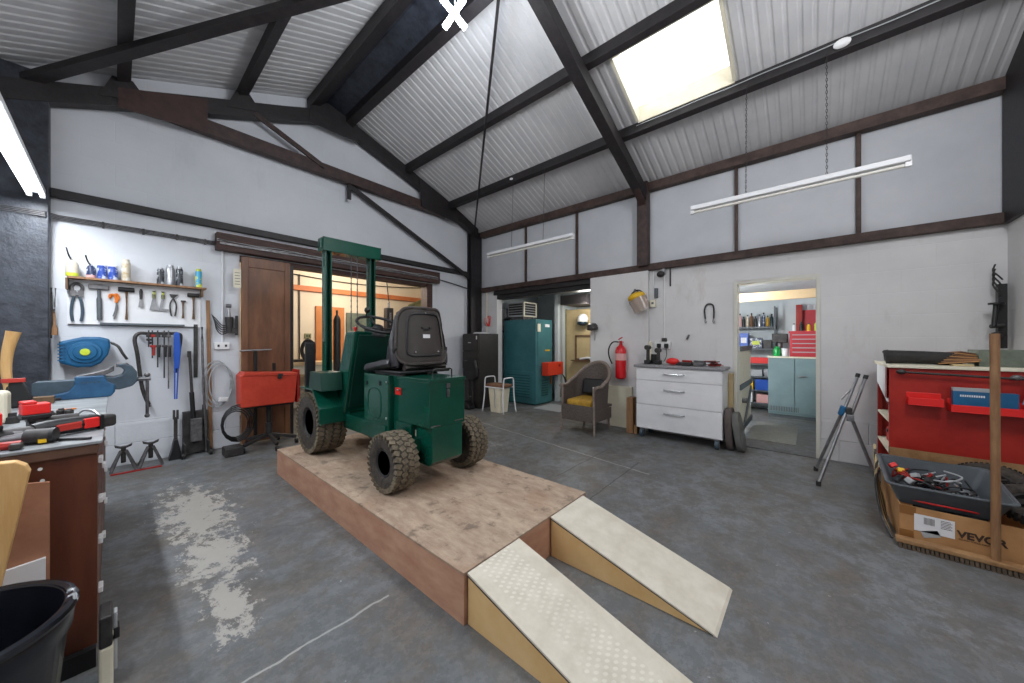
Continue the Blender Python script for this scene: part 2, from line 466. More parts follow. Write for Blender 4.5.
# ================================================================ ROOM
# X runs along the tool wall towards the far corner, Y along the doorway wall away from the camera, Z up
YA, XB = 5.45, 5.15
RX, RZ = 2.02, 4.86                      # roof apex
def zroof(x): return RZ - (.40*(RX-x) if x < RX else .40*(x-RX))

struct(M().box(-1.3, 9.2, -1.5, 9.0, -.12, 0).build('floor', 'floor'))
# tool wall (photo left), a gable with a wide opening
m = M()
m.prism([(-1.2, 0), (1.03, 0), (1.03, 2.39), (-1.2, 2.39)], 'Y', YA, YA+.16)
m.prism([(3.95, 0), (5.3, 0), (5.3, 2.39), (3.95, 2.39)], 'Y', YA, YA+.16)
m.prism([(-1.2, 2.39), (5.3, 2.39), (5.3, zroof(5.3)), (RX, RZ), (-1.2, zroof(-1.2))], 'Y', YA, YA+.16)
struct(m.build('wall_left', 'wallA'))
# doorway wall (photo right): low masonry with two openings
m = M()
def wb(y0, y1, z0, z1): m.box(XB, XB+.16, y0, y1, z0, z1)
wb(4.89, 5.45, 0, 2.40); wb(.746, 2.73, 0, 2.4); wb(-1.3, -.07, 0, 2.4); wb(-.07, .746, 2.055, 2.4); wb(2.73, 4.89, 2.3, 2.4)
m.box(XB-.06, XB, 1.80, 2.73, 0, 2.36)
struct(m.build('wall_right', 'wallB'))
struct(M().box(XB+.02, XB+.08, -1.3, 5.45, 2.4, 3.63).build('wall_upper', 'panel'))
struct(M().box(-1.3, XB+.16, -1.42, -1.3, 0, 4.9).build('wall_near', 'wallB'))
struct(M().box(-1.32, -1.2, -1.3, 5.61, 0, 3.7).build('wall_behind', 'wallB'))

# roof: ribbed sheets, real ribs running down the slope; skylight hole in the right-hand slope
SKX0, SKX1, SKY0, SKY1 = 3.42, 4.2, .60, 1.60
def sheet(x0, x1, y0, y1, m):
    p = .1; ys = []
    k = int(round((y1-y0)/p))
    for i in range(k):
        y = y0+(y1-y0)*i/k; w = (y1-y0)/k
        ys += [(y, 0), (y+w*.55, 0), (y+w*.68, .010), (y+w*.87, .010)]
    ys.append((y1, 0)); n = len(ys)
    vs = [(x, y, zroof(x)+d) for x in (x0, x1) for y, d in ys]
    m.add(vs, [(i, i+1, n+i+1, n+i) for i in range(n-1)])
m = M(); sheet(-1.3, RX, -1.4, 5.6, m); struct(m.build('ceiling', 'roof_white'))
m = M(); sheet(RX, SKX0, -1.4, 5.6, m); sheet(SKX1, 5.3, -1.4, 5.6, m)
sheet(SKX0, SKX1, -1.4, SKY0, m); sheet(SKX0, SKX1, SKY1, 5.6, m)
struct(m.build('ceiling', 'roof_white'))
# skylight: upstand frame and frosted pane
w = thing('window_1', 'x', 'x', (3.81, 1.1, zroof(3.81)))
del w['category']; w['label'] = 'frosted skylight in the right-hand roof slope'; w['kind'] = 'structure'
def sl(x, y, dz=0): return (x, y, zroof(x)+dz)
m = M()
for a, b in (((SKX0, SKY0), (SKX1, SKY0)), ((SKX1, SKY0), (SKX1, SKY1)), ((SKX1, SKY1), (SKX0, SKY1)), ((SKX0, SKY1), (SKX0, SKY0))):
    m.bar(sl(*a, .08), sl(*b, .08), .03, .20)
m.build('window_frame', 'cream', w)
m = M(); m.add([sl(SKX0, SKY0, .165), sl(SKX1, SKY0, .165), sl(SKX1, SKY1, .165), sl(SKX0, SKY1, .165)], [(0, 1, 2, 3)])
m.build('pane', 'glazing', w)

# ---------------- rooms beyond
# cream store behind the sliding door
struct(M().box(.2, 5.7, 7.6, 7.75, 0, 3.0).build('wall_beyond', 'cream_wall'))
struct(M().box(5.6, 5.75, 5.6, 7.6, 0, 3.0).build('wall_beyond', 'cream_wall'))
struct(M().box(.1, .2, 5.6, 7.75, 0, 3.0).build('wall_beyond', 'cream_wall'))
struct(M().box(.1, 5.75, 5.61, 7.75, 3.0, 3.05).build('ceiling', 'cream'))
# boiler alcove behind the doorway wall
struct(M().box(7.1, 7.2, 2.2, 5.5, 0, 2.7).build('wall_alcove', 'store_wall'))
struct(M().box(XB+.16, 7.2, 5.3, 5.42, 0, 2.7).build('wall_alcove', 'store_wall'))
struct(M().box(XB+.16, 7.2, 2.1, 2.2, 0, 2.7).build('wall_alcove', 'store_wall'))
m = M()
vs = []; n = 0
for i in range(34):
    y = 2.1+i*.1
    m.box(XB+.16, 7.2, y, y+.06, 2.46, 2.48); m.box(XB+.16, 7.2, y+.06, y+.1, 2.475, 2.495)
struct(m.build('ceiling', 'roof_white'))
# white return wall beside the boiler
struct(M().box(6.3, 7.1, 4.16, 4.24, 0, 2.46).build('wall_alcove', 'store_wall'))
# parts store through the doorway
struct(M().box(8.3, 8.4, -1.5, 2.1, 0, 2.7).build('wall_store', 'store_wall'))
struct(M().box(XB+.16, 8.4, 1.55, 1.65, 0, 2.7).build('wall_store', 'store_wall'))
struct(M().box(XB+.16, 8.4, -1.45, -1.35, 0, 2.7).build('wall_store', 'store_wall'))
struct(M().box(XB+.16, 8.4, -1.45, 1.65, 2.18, 2.24).build('ceiling', 'white_paint'))

# doorway frame
m = M(); F = .035
m.box(XB-.02, XB+.17, .711, .746, 0, 2.055); m.box(XB-.02, XB+.17, -.07, -.035, 0, 2.055); m.box(XB-.02, XB+.17, -.035, .711, 2.02, 2.055)
struct(m.build('door_1', 'frame_cream', bev=.003), 'cream frame of the open doorway')
struct(M().box(XB-.05, XB+.2, -.035, .711, 0, .012).build('trim_1', 'steel_worn'), 'worn metal threshold of the open doorway')
# dark timber lining of the wide opening
m = M(); m.box(3.83, 3.95, YA-.02, YA+.18, 0, 2.39); m.box(1.03, 3.83, YA+.0, YA+.18, 2.33, 2.39)
struct(m.build('trim_2', 'header_wood', bev=.004), 'dark timber lining of the wide opening')

# ================================================================ STEELWORK
SD, SB = 'steel_dark', 'steel_brown'
# truss flat against the tool wall
t = thing('roof_truss', 'dark steel roof truss against the wall above the tool shelf and wide opening', 'roof truss', (2.0, 5.38, 3.5))
Y0, Y1 = 5.28, 5.40
def chord(m, pts, w=.17):
    for (x0, z0), (x1, z1) in zip(pts, pts[1:]):
        m.prism([(x0, z0-w), (x1, z1-w), (x1, z1), (x0, z0)], 'Y', Y0, Y1)
m = M(); chord(m, [(-.95, 3.47), (.02, 3.86), (.70, 4.13), (1.5, 4.44), (1.93, 4.62)], .19); m.build('rafter', SD, t, bev=.006)
m = M(); chord(m, [(1.93, 4.66), (2.32, 4.66), (3.2, 4.37), (4.35, 3.95), (5.0, 3.66)], .19); m.build('rafter', SD, t, bev=.006)
m = M(); m.prism([(.02, 3.66), (.70, 3.71), (.70, 4.10), (.02, 3.86)], 'Y', Y0-.012, Y0); m.build('gusset_plate', 'gusset', t)
m = M(); m.prism([(.30, 3.74), (.70, 3.72), (4.2, 3.68), (4.2, 3.84), (.70, 3.88)], 'Y', Y0+.01, Y1); m.build('tie_beam', SB, t, bev=.005)
m = M(); m.prism([(1.78, 4.36), (2.45, 4.36), (2.45, 4.62), (2.02, 4.74), (1.78, 4.60)], 'Y', Y0-.012, Y0); m.build('gusset_plate', SD, t)
m = M(); m.prism([(3.60, 3.72), (4.45, 3.62), (4.40, 3.94), (3.9, 4.10), (3.55, 4.2)], 'Y', Y0-.012, Y0); m.build('gusset_plate', SD, t)
m = M(); m.bar((1.15, Y0, 4.16), (1.98, Y0, 3.80), .03, .06); m.build('strut', SB, t)
m = M(); m.bar((2.34, 5.36, 3.70), (4.82, 5.36, 2.62), .03, .07); m.bar((2.345, 5.33, 3.70), (2.345, 5.33, 3.47), .03, .05); m.build('strut', SD, t)
# purlin seats
for x in (.06, 1.04):
    m = M(); z = zroof(x)-.24; m.prism([(x-.17, z-.12), (x+.17, z-.12+(.1 if x < 2 else -.1)), (x+.06, z+.14), (x-.08, z+.12)], 'Y', Y0-.01, Y1+.02); m.build('purlin_seat', SD, t)

# second frame: column on the doorway wall and rafter up to the ridge
t = thing('steel_portal', 'dark steel column and rafter standing between the visor and the skylight', 'steel frame', (5.08, 1.86, 2.4))
m = M(); m.box(XB-.13, XB-.005, 1.79, 1.94, 2.4, 3.62); m.build('column', SB, t, bev=.005)
m = M(); x0, x1 = 5.12, RX-.1
m.prism([(x0, zroof(x0)-.30), (x1, zroof(RX)-.30), (x1, zroof(RX)-.14), (x0, zroof(x0)-.12)], 'Y', 1.80, 1.93); m.build('rafter', SD, t, bev=.005)
m = M(); m.prism([(5.12, 3.20), (5.12, 3.50), (4.75, 3.62), (4.7, 3.52)], 'Y', 1.82, 1.91); m.build('gusset_plate', SB, t)
t = thing('steel_portal', 'dark steel rafter on the left roof slope', 'steel frame', (-1.15, -.9, 3.0))
m = M(); m.prism([(-1.2, zroof(-1.2)-.30), (RX, RZ-.30), (RX, RZ-.14), (-1.2, zroof(-1.2)-.14)], 'Y', -1.28, -1.16); m.build('rafter', SD, t, bev=.005)
M().box(-1.195, -1.05, -1.28, -1.16, .001, 3.25).build('column', SD, t, bev=.005)

def purlin(name, x, label, w=.065, h=.12, y0=-1.3, y1=5.43, m_=SD, cat='roof beam', group=None):
    z = zroof(x)
    s = M(); k = -.40 if x > RX else .40
    s.prism([(x-w/2, z-.005-k*w/2*1), (x+w/2, z-.005+k*w/2), (x+w/2, z-h+k*w/2), (x-w/2, z-h-k*w/2)], 'Y', y0, y1)
    o = s.build(name, m_, bev=.004); return tag(o, label, cat, group)
G = 'dark roof beams running the length of the ceiling'
purlin('roof_purlin', 4.23, 'dark roof beam running along the lower edge of the skylight', group=G)
purlin('roof_purlin', 3.31, 'dark roof beam running along the upper edge of the skylight', group=G)
purlin('roof_purlin', 1.04, 'dark roof beam left of the ridge, nearest to the ridge beams', .095, .14, group=G)
purlin('roof_purlin', .06, 'dark roof beam crossing the far left of the ceiling', .095, .14, group=G)
purlin('ridge_beam', 1.86, 'left of the two thick dark ridge beams behind the bright lamp', .13, .17, cat='roof beam')
purlin('ridge_beam', 2.32, 'right of the two thick dark ridge beams beside the bright lamp', .10, .17, cat='roof beam')
m = M(); m.prism([(1.86, 4.72), (2.02, 4.80), (2.28, 4.72), (2.28, 4.70), (2.02, 4.78), (1.86, 4.70)], 'Y', -1.3, 5.43)
tag(m.build('ridge_cap', 'black_paint'), 'dark bluish capping board between the two ridge beams', 'ridge cap')
# eaves beam, girt, studs on the doorway wall
tag(M().box(XB-.10, XB+.015, -1.3, 5.28, 3.485, 3.60).build('eaves_beam', 'girt_brown', bev=.005), 'dark brown beam along the top of the wall where the roof starts', 'beam')
tag(M().box(XB-.07, XB+.015, -1.3, 5.28, 2.335, 2.43).build('wall_rail', 'girt_brown', bev=.005), 'brown horizontal rail along the wall above the open doorway', 'wall rail')
for y, l, w in ((4.12, 'thin brown upright on the upper wall nearest the far corner', .03), (3.01, 'thin brown upright on the upper wall above the wicker chair alcove', .035),
             (.72, 'thin brown upright on the upper wall above the doorway jamb', .035), (-.37, 'thin brown upright on the upper wall behind the end of the long lamp', .04)):
    tag(M().box(XB-.03, XB+.015, y-w/2, y+w/2, 2.43, 3.49).build('wall_stud', 'girt_brown', bev=.003), l, 'wall upright', 'uprights on the upper wall')
# columns
t = thing('steel_column', 'black steel column in the far corner behind the filing cabinet', 'column', (5.0, 5.33, 0))
m = M(); m.box(4.83, 5.13, 5.315, 5.335, 0, 3.6); m.build('flange', SD, t, bev=.003)
m = M(); m.box(4.83, 5.13, 5.405, 5.44, 0, 3.6); m.box(4.96, 5.0, 5.33, 5.41, 0, 3.6); m.build('web', SD, t)
t = thing('steel_column', 'black painted pillar at the far left behind the fluorescent tube', 'column', (-.65, 5.38, 0))
m = M(); m.box(-.95, -.40, 5.29, 5.44, 0, 3.75); m.build('shaft', 'black_paint', t, bev=.006)
t = thing('end_frame', 'black steel haunch of the end frame at the right edge of the roof', 'column', (4.9, -1.27, 2.35))
m = M(); m.prism([(5.13, 2.33), (5.13, 3.58), (4.3, 3.95), (3.9, 4.0), (4.3, 2.33)], 'Y', -1.30, -1.265); m.build('haunch_plate', SD, t, bev=.004)
# wind braces in the roof planes
tag(M().bar((-.55, 5.36, zroof(-.55)-.19), (1.98, 2.40, RZ-.19), .10, .06).build('wind_brace', SD, bev=.004), 'dark diagonal brace crossing the left roof slope', 'roof brace')
tag(M().bar((4.80, 5.20, 3.46), (2.25, 2.08, RZ-.27), .028, .04).build('wind_brace', SD), 'thin dark diagonal brace on the right roof slope running into the far corner', 'roof brace')
# rail and cable run on the tool wall
tag(M().box(-.40, 4.83, YA-.07, YA-.005, 2.665, 2.745).build('wall_rail', SD, bev=.004), 'dark steel rail along the wall above the tool shelf and sliding door', 'wall rail')
t = thing('cable_run', 'bundle of dark cables clipped along the wall above the tool shelf', 'cables', (.2, YA-.04, 2.46))
for k, z in enumerate((2.462, 2.476, 2.490, 2.503)):
    M().tube([(-.95, 5.27, z-.03), (-.42, 5.27, z-.02), (-.36, YA-.025, z), (.2, YA-.025, z+.002), (.80, YA-.025, z)], .0055, 6).build('cable', 'steel_worn', t)
for x in (-.08, .2, .46, .70): M().box(x-.008, x+.008, YA-.035, YA-.001, 2.452, 2.512).build('cable_clip', 'iron', t)
tag(M().tube([(4.02, YA-.03, 2.50), (4.4, YA-.03, 2.46), (4.84, YA-.03, 2.40)], .009, 6, smooth=4).build('black_cable', 'black'), 'black cable on the wall from the door header to the corner column', 'cable')
# header with sliding track
t = thing('door_header', 'rough dark brown timber header above the sliding door', 'door header', (2.4, 5.38, 2.39))
M().box(.79, 4.05, 5.33, YA, 2.40, 2.607).build('beam', 'header_wood', t, bev=.006)
M().box(.82, 4.0, 5.315, 5.33, 2.465, 2.49).build('track', 'steel_worn', t)
m = M()
for k in range(2):
    m.tube([(.79+i*.2, 5.312, 2.50+.008*math.sin(i*1.7+k*2)+k*.012) for i in range(17)], .004, 5)
m.build('cable', 'grey_light', t)
t = thing('sliding_door', 'tall brown timber sliding door behind the red welder', 'door', (1.28, 5.33, 0))
m = M(); m.box(1.035, 1.565, 5.37, 5.41, .02, 2.36); m.build('panel', 'door_wood', t)
m = M(); m.box(1.035, 1.10, 5.355, 5.37, .02, 2.36); m.box(1.50, 1.565, 5.355, 5.37, .02, 2.36); m.box(1.10, 1.5, 5.355, 5.37, 2.24, 2.36); m.build('rail', 'door_wood', t, bev=.003)
M().box(1.565, 1.60, 5.35, 5.41, .02, 2.33).build('edge_strip', 'black', t)
# dark lintel over the alcove
t = thing('alcove_lintel', 'black steel lintel over the boiler alcove', 'lintel', (5.2, 3.8, 2.17))
M().box(XB-.04, XB+.14, 2.73, 4.95, 2.25, 2.332).build('beam', SD, t, bev=.005)
M().box(XB+.0, XB+.2, 2.73, 4.89, 2.165, 2.25).build('beam', 'black', t, bev=.005)

# ================================================================ LAMPS
def led_lamp(c, label):
    c = Vector(c); t = thing('led_lamp', label, 'lamp', c)
    n = Vector((-.55, -.5, -.67)).normalized(); a = n.cross(Vector((0, 0, 1))).normalized(); b = n.cross(a)
    for sgn in ((1, 1), (1, -1), (-1, 1), (-1, -1)):
        d = (a*sgn[0]+b*sgn[1]).normalized()
        M().bar(c+d*.02, c+d*.14, .05, .018, up=n).build('led_panel', 'led_on', t, bev=.008)
    M().cyl(c-n*.02, c-n*.12, .035, .03).build('lamp_body', 'white_plastic', t, smooth=True)
    M().cyl(c-n*.12, (c.x+.05, c.y+.06, 4.66), .006).build('flex', 'white_plastic', t)
led_lamp((2.0, 2.43, 4.25), 'glowing X-shaped LED lamp hanging from the ridge')
led_lamp((2.0, -.75, 4.1), 'added X-shaped LED fill lamp hanging unseen from the ridge near the end wall')  # extra lamp out of view, added to fill the room with light
def batten(name, label, p0, p1, on, w=.06, tubes=1):
    t = thing(name, label, 'fluorescent lamp', ((p0[0]+p1[0])/2, (p0[1]+p1[1])/2, p0[2]))
    m = M(); m.bar(p0, p1, w, .045); m.build('housing', 'white_paint', t, bev=.006)
    d = (Vector(p1)-Vector(p0)).normalized()
    side = d.cross(Vector((0, 0, 1)))
    for k in range(tubes):
        off = side*((k-(tubes-1)/2)*.07) + Vector((0, 0, -.047))
        M().cyl(Vector(p0)+d*.035+off, Vector(p1)-d*.035+off, .0135, seg=12).build('tube', 'tube_on' if on else 'tube_off', t, smooth=True)
        for q in (Vector(p0)+d*.015, Vector(p1)-d*.015):
            M().bar(q+off-d*.018+Vector((0, 0, .012)), q+off+d*.018+Vector((0, 0, .012)), .03, .05).build('end_cap', 'white_plastic', t)
    return t
def chain(m, p0, p1, link=.028):
    p0, p1 = Vector(p0), Vector(p1); n = max(2, int((p1-p0).length/link)); d = (p1-p0)/n
    for i in range(n):
        c = p0+d*(i+.5); ax = Vector((1, 0, 0)) if i % 2 else Vector((0, 1, 0)); dd = d.normalized()
        m.tube([c+dd*link*.62*math.cos(q)+ax*.006*math.sin(q) for q in (k*PI/4 for k in range(8))], .0022, 4, closed=True)
t = batten('fluorescent_batten', 'long white unlit tube lamp hanging on chains left of the doorway ceiling, nearer the skylight', (4.15, 1.0, 2.755), (4.15, -.595, 2.755), False)
for y, yt in ((.50, .50), (-.10, -.10)):
    m = M(); chain(m, (4.15, y, 2.78), (4.195, yt, zroof(4.2)-.10)); m.build('chain', 'iron', t)
t = batten('fluorescent_batten', 'long white unlit tube lamp hanging in the far corner near the boiler alcove', (4.15, 4.15, 2.775), (4.15, 2.48, 2.775), False)
for y in (3.62, 3.0):
    m = M(); chain(m, (4.15, y, 2.80), (4.195, y, zroof(4.2)-.10)); m.build('chain', 'iron', t)
batten('fluorescent_batten', 'bright lit fluorescent tube lamp along the far left wall', (-.46, 5.2, 2.64), (-.46, 3.3, 2.64), True, .10, 2)
for y in (1.3,):
    batten('fluorescent_batten', 'added lit fluorescent tube lamp for fill, unseen on the near left', (-.46, y+1.5, 2.64), (-.46, y-.2, 2.64), True, .10, 2)  # unseen second fitting put in to brighten the near side
# pull-cord sensors on the purlin
for y, l in ((-.20, 'white oval sensor on the roof beam right of the skylight'), (3.65, 'small white junction box on the roof beam above the far hanging lamp')):
    r = .045 if y < 0 else .022
    tag(M().lathe([(r, 0), (r, .02), (r*.6, .035), (0, .04)], (4.19, y, zroof(4.19)-.075), (-1, 0, -.3), sx=1.3, sy=.8).build('ceiling_sensor', 'white_plastic', smooth=True), l, 'sensor')
tag(M().tube([(4.18, 1.62+-.09*i, zroof(4.18)-.06+.003*math.sin(i)) for i in range(32)], .005, 5).build('lighting_cable', 'grey_light'), 'pale cable running along the roof beam below the skylight', 'cable')
# ================================================================ PLATFORM AND RAMPS
PX0, PX1, PY0, PY1, PZ = 1.045, 2.16, 1.20, 3.95, .245
t = thing('display_platform', 'low plywood platform carrying the green forklift', 'platform', (1.6, 2.6, 0))
M().box(PX0-.004, PX1+.004, PY0-.004, PY1+.004, PZ-.012, PZ).build('deck', 'ply_top', t, bev=.002)
M().box(PX0, PX0+.018, PY0+.018, PY1, 0, PZ-.012).build('side_board', 'ply_side', t)
M().box(PX1-.018, PX1, PY0+.018, PY1, 0, PZ-.012).build('side_board', 'ply_side', t)
M().box(PX0, PX1, PY0, PY0+.018, 0, PZ-.012).build('end_board', 'ply_side', t, bev=.001)
M().box(PX0, PX1, PY1, PY1+.018, 0, PZ-.012).build('end_board', 'ply_side', t)
def ramp(x0, x1, label, tread):
    t = thing('wooden_ramp', label, 'ramp', ((x0+x1)/2, .76, 0), 0, 'wooden ramps against the platform')
    y1, y0, z1 = PY0-.008, .325, PZ-.006
    for x in (x0+.004, x1-.019):
        M().prism([(y1, .001), (y1, z1-.014), (y0+.01, .001)], 'X', x, x+.015).build('side_board', 'ramp_side', t)
    M().box(x0+.02, x1-.02, y1-.018, y1, .001, z1-.02).build('end_board', 'ramp_side', t)
    m = M(); m.prism([(y1, z1-.014), (y1, z1), (y0, .010), (y0-.012, .001), (y0+.01, .001)], 'X', x0, x1); tp = m.build('top_board', 'ramp_prints' if tread else 'ramp_top', t)
    m = M(); m.prism([(y1, z1-.016), (y1, z1-.010), (y0+.004, .004), (y0+.004, .001)], 'X', x0-.0015, x0+.0005); m.build('edge_strip', 'steel_dark', t)
MT['tyre_dust'] = mat('tyre_dust', '#e6e0d2', '#d8d0be', 20, .8)
ramp(1.06, 1.43, 'pale ramp against the platform with tyre prints, nearest the camera', True)
ramp(1.73, 2.115, 'clean pale ramp against the platform, farther right of the two', False)

# ================================================================ FORKLIFT
fk = thing('forklift', 'small dark green ride-on forklift standing on the plywood platform', 'forklift', (1.62, 2.95, PZ))
CX = 1.62
def wheel(cx, cy, r, w, rimr, side):
    """wheel with block tread, axle along X; side=-1 faces the camera side"""
    cz = PZ+r
    T = M()
    prof = [(rimr, -w*.40), (rimr+.012, -w*.47), (r*.80, -w*.50), (r*.93, -w*.44), (r*.965, -w*.30), (r*.975, 0), (r*.965, w*.30), (r*.93, w*.44), (r*.80, w*.50), (rimr+.012, w*.47), (rimr, w*.40)]
    T.lathe(prof, (cx, cy, cz), (1, 0, 0), seg=40)
    o = T.build('tyre', 'tyre', fk, smooth=True)
    B = M(); n = int(2*PI*r/.045)
    for i in range(n):
        for j, off in enumerate((-.40, -.14, .14, .40)):
            th = 2*PI*(i+(.5 if j % 2 else 0))/n
            rr = r*(.975 if abs(off) < .2 else .945)
            c = Vector((cx+off*w, cy+math.cos(th)*rr, cz+math.sin(th)*rr))
            rot = Matrix.Rotation(th-PI/2, 4, 'X') @ Matrix.Rotation(R(24 if j % 2 else -24), 4, 'Z')
            hx, hy, hz = w*.115, .0165, .005
            m4 = Matrix.Translation(c) @ rot
            vs = [m4 @ Vector((x*hx, y*hy, z*hz)) for z in (-1, 1) for x, y in ((-1, -1), (1, -1), (1, 1), (-1, 1))]
            B.add(vs, [(3, 2, 1, 0), (4, 5, 6, 7), (0, 1, 5, 4), (1, 2, 6, 5), (2, 3, 7, 6), (3, 0, 4, 7)])
            if abs(off) > .2:
                c2 = Vector((cx+math.copysign(w*.485, off), cy+math.cos(th)*r*.885, cz+math.sin(th)*r*.885)); m4 = Matrix.Translation(c2) @ rot
                vs = [m4 @ Vector((x*.005, y*.012, z*.016)) for z in (-1, 1) for x, y in ((-1, -1), (1, -1), (1, 1), (-1, 1))]
                B.add(vs, [(3, 2, 1, 0), (4, 5, 6, 7), (0, 1, 5, 4), (1, 2, 6, 5), (2, 3, 7, 6), (3, 0, 4, 7)])
    B.build('tread', 'tread', o)
    d = side; H_ = M()
    H_.lathe([(rimr+.004, w*.40), (rimr, w*.44), (rimr-.012, w*.40), (rimr*.82, -w*.10), (rimr*.42, -w*.12), (rimr*.38, w*.14), (.02, w*.16), (0, w*.16)], (cx, cy, cz), (d, 0, 0), seg=28)
    H_.lathe([(rimr+.004, w*.42), (rimr*.8, w*.3), (0, w*.3)], (cx, cy, cz), (-d, 0, 0), seg=28)
    h = H_.build('wheel_rim', 'rim', fk, smooth=True)
    for k in range(4):
        th = PI/4+k*PI/2; M().cyl((cx-d*w*.12, cy+math.cos(th)*rimr*.6, cz+math.sin(th)*rimr*.6), (cx-d*w*.04, cy+math.cos(th)*rimr*.6, cz+math.sin(th)*rimr*.6), .009, seg=6).build('wheel_nut', 'steel', h)
wheel(1.295, 2.25, .208, .17, .095, -1)
wheel(1.965, 2.25, .208, .17, .095, 1)
wheel(1.305, 3.575, .295, .25, .13, -1)
wheel(1.935, 3.575, .295, .25, .13, 1)
G_, GD = 'green', 'green_dark'
# chassis
m = M(); m.box(1.40, 1.46, 2.15, 3.75, .50, .60); m.box(1.78, 1.84, 2.15, 3.75, .50, .60); m.box(1.40, 1.84, 2.8, 2.9, .5, .58); m.build('chassis_rail', G_, fk, bev=.004)
m = M(); m.cyl((1.33, 2.25, .453), (1.92, 2.25, .453), .022); m.box(1.50, 1.74, 2.18, 2.32, .42, .56); m.build('rear_axle', GD, fk)
m = M(); m.cyl((1.3, 3.575, .54), (1.94, 3.575, .54), .03); m.box(1.48, 1.76, 3.40, 3.7, .46, .64); m.build('front_axle', 'black', fk)
# foot plate and side skirt
m = M(); m.box(1.385, 1.855, 2.86, 3.28, .625, .645); m.build('foot_plate', G_, fk, bev=.002)
m = M(); m.box(1.375, 1.395, 2.50, 3.2, .52, .645); m.build('side_skirt', G_, fk, bev=.002)
m = M(); m.box(1.845, 1.865, 2.50, 3.2, .52, .645); m.build('side_skirt', G_, fk, bev=.002)
m = M()
for k in range(4): m.ball((1.42+.05*k, 2.70+.06*(k % 2), .49-.01*k), (.028, .04, .025), 8, 6)
m.tube([(1.40, 2.55, .47), (1.45, 2.75, .45), (1.5, 3.0, .47), (1.55, 3.3, .46)], .012, 6, smooth=4); m.build('drive_gear', 'black', fk, smooth=True)
# seat pedestal with pressed panel
m = M(); m.prism([(2.47, .585), (2.87, .615), (2.87, 1.035), (2.47, 1.035)], 'X', 1.385, 1.855)
pd = m.build('seat_pedestal', G_, fk, bev=.008)
m = M(); ring = []
for k in range(24):
    a = 2*PI*k/24; y = 2.69+.105*math.copysign(abs(math.cos(a))**.6, math.cos(a)); z = .80+.12*math.copysign(abs(math.sin(a))**.6, math.sin(a)); ring.append((1.384, y, z))
m.tube(ring, .006, 6, closed=True); m.build('pressed_panel', G_, pd, smooth=True)
M().box(1.380, 1.386, 2.80, 2.83, .94, .97).build('slot', 'black', pd)
M().box(1.380, 1.386, 2.58, 2.61, .95, .985).build('slot', 'black', pd)
for z in (.70, .98): M().ball((1.383, 2.50, z), (.006, .011, .011), 8, 5).build('bolt', 'steel', pd, smooth=True)
# rear battery box
X0, X1, YR = 1.43, 1.75, 2.0
m = M(); m.box(X0, X1, YR, 2.47, .69, 1.01); bx = m.build('battery_box', G_, fk, bev=.004)
m = M(); m.box(X0-.006, X1+.006, YR-.006, 2.50, 1.01, 1.035); lid = m.build('box_lid', G_, fk, bev=.004)
m = M(); m.tube([(1.53, 2.10, 1.035), (1.53, 2.10, 1.085), (1.545, 2.10, 1.095), (1.69, 2.10, 1.095), (1.705, 2.10, 1.085), (1.705, 2.10, 1.035)], .006, 8); m.build('handle', 'iron', lid, smooth=True)
m = M(); m.box(1.57, 1.60, YR-.014, YR-.004, .965, .995); m.box(1.575, 1.595, YR-.012, YR-.002, .90, .955); m.cyl((1.585, YR-.014, .95), (1.585, YR-.014, .925), .008, seg=8); m.build('latch', 'steel_worn', bx)
M().box(X0+.01, X0+.09, YR-.004, YR-.001, .700, .706).build('hinge_strip', 'chrome', bx)
M().box(X1-.10, X1-.02, YR-.004, YR-.001, .712, .718).build('hinge_strip', 'chrome', bx)
m = M(); m.box(1.424, 1.432, 2.36, 2.44, .89, .945); m.build('isolator_plate', 'red_bright', bx, bev=.003)
m = M(); m.cyl((1.426, 2.375, .925), (1.405, 2.365, .932), .006, seg=8); m.ball((1.403, 2.364, .933), .009, 8, 6); m.build('isolator_key', 'chrome', bx, smooth=True)
# lower tail
m = M(); m.prism([(YR, .69), (YR, .45), (YR+.04, .415), (2.16, .415), (2.2, .46), (2.2, .69)], 'X', 1.455, 1.725); m.build('tail_box', G_, fk, bev=.004)
m = M(); m.box(1.42, 1.46, 2.22, 2.45, .52, .69); m.cyl((1.40, 2.36, .60), (1.44, 2.36, .60), .035, seg=14); m.box(1.395, 1.42, 2.27, 2.31, .5, .66); m.build('drive_bracket', G_, fk, bev=.003)
# dash cowl
m = M(); m.prism([(3.21, .645), (3.44, .66), (3.38, .84), (3.18, 1.37), (3.14, 1.39), (2.985, 1.39)], 'X', 1.36, 1.88); cw = m.build('dash_cowl', G_, fk, bev=.014)
m = M(); m.prism([(2.978, 1.355), (2.990, 1.36), (3.195, .70), (3.183, .70)], 'X', 1.395, 1.845); m.build('knee_panel', GD, cw, bev=.003)
m = M(); m.cyl((1.39, 3.04, 1.385), (1.39, 3.04, 1.41), .01); m.lathe([(.012, 0), (.018, .008), (.016, .022), (0, .026)], (1.39, 3.04, 1.405), (0, 0, 1), 12); m.build('stop_button', 'red_bright', cw, smooth=True)
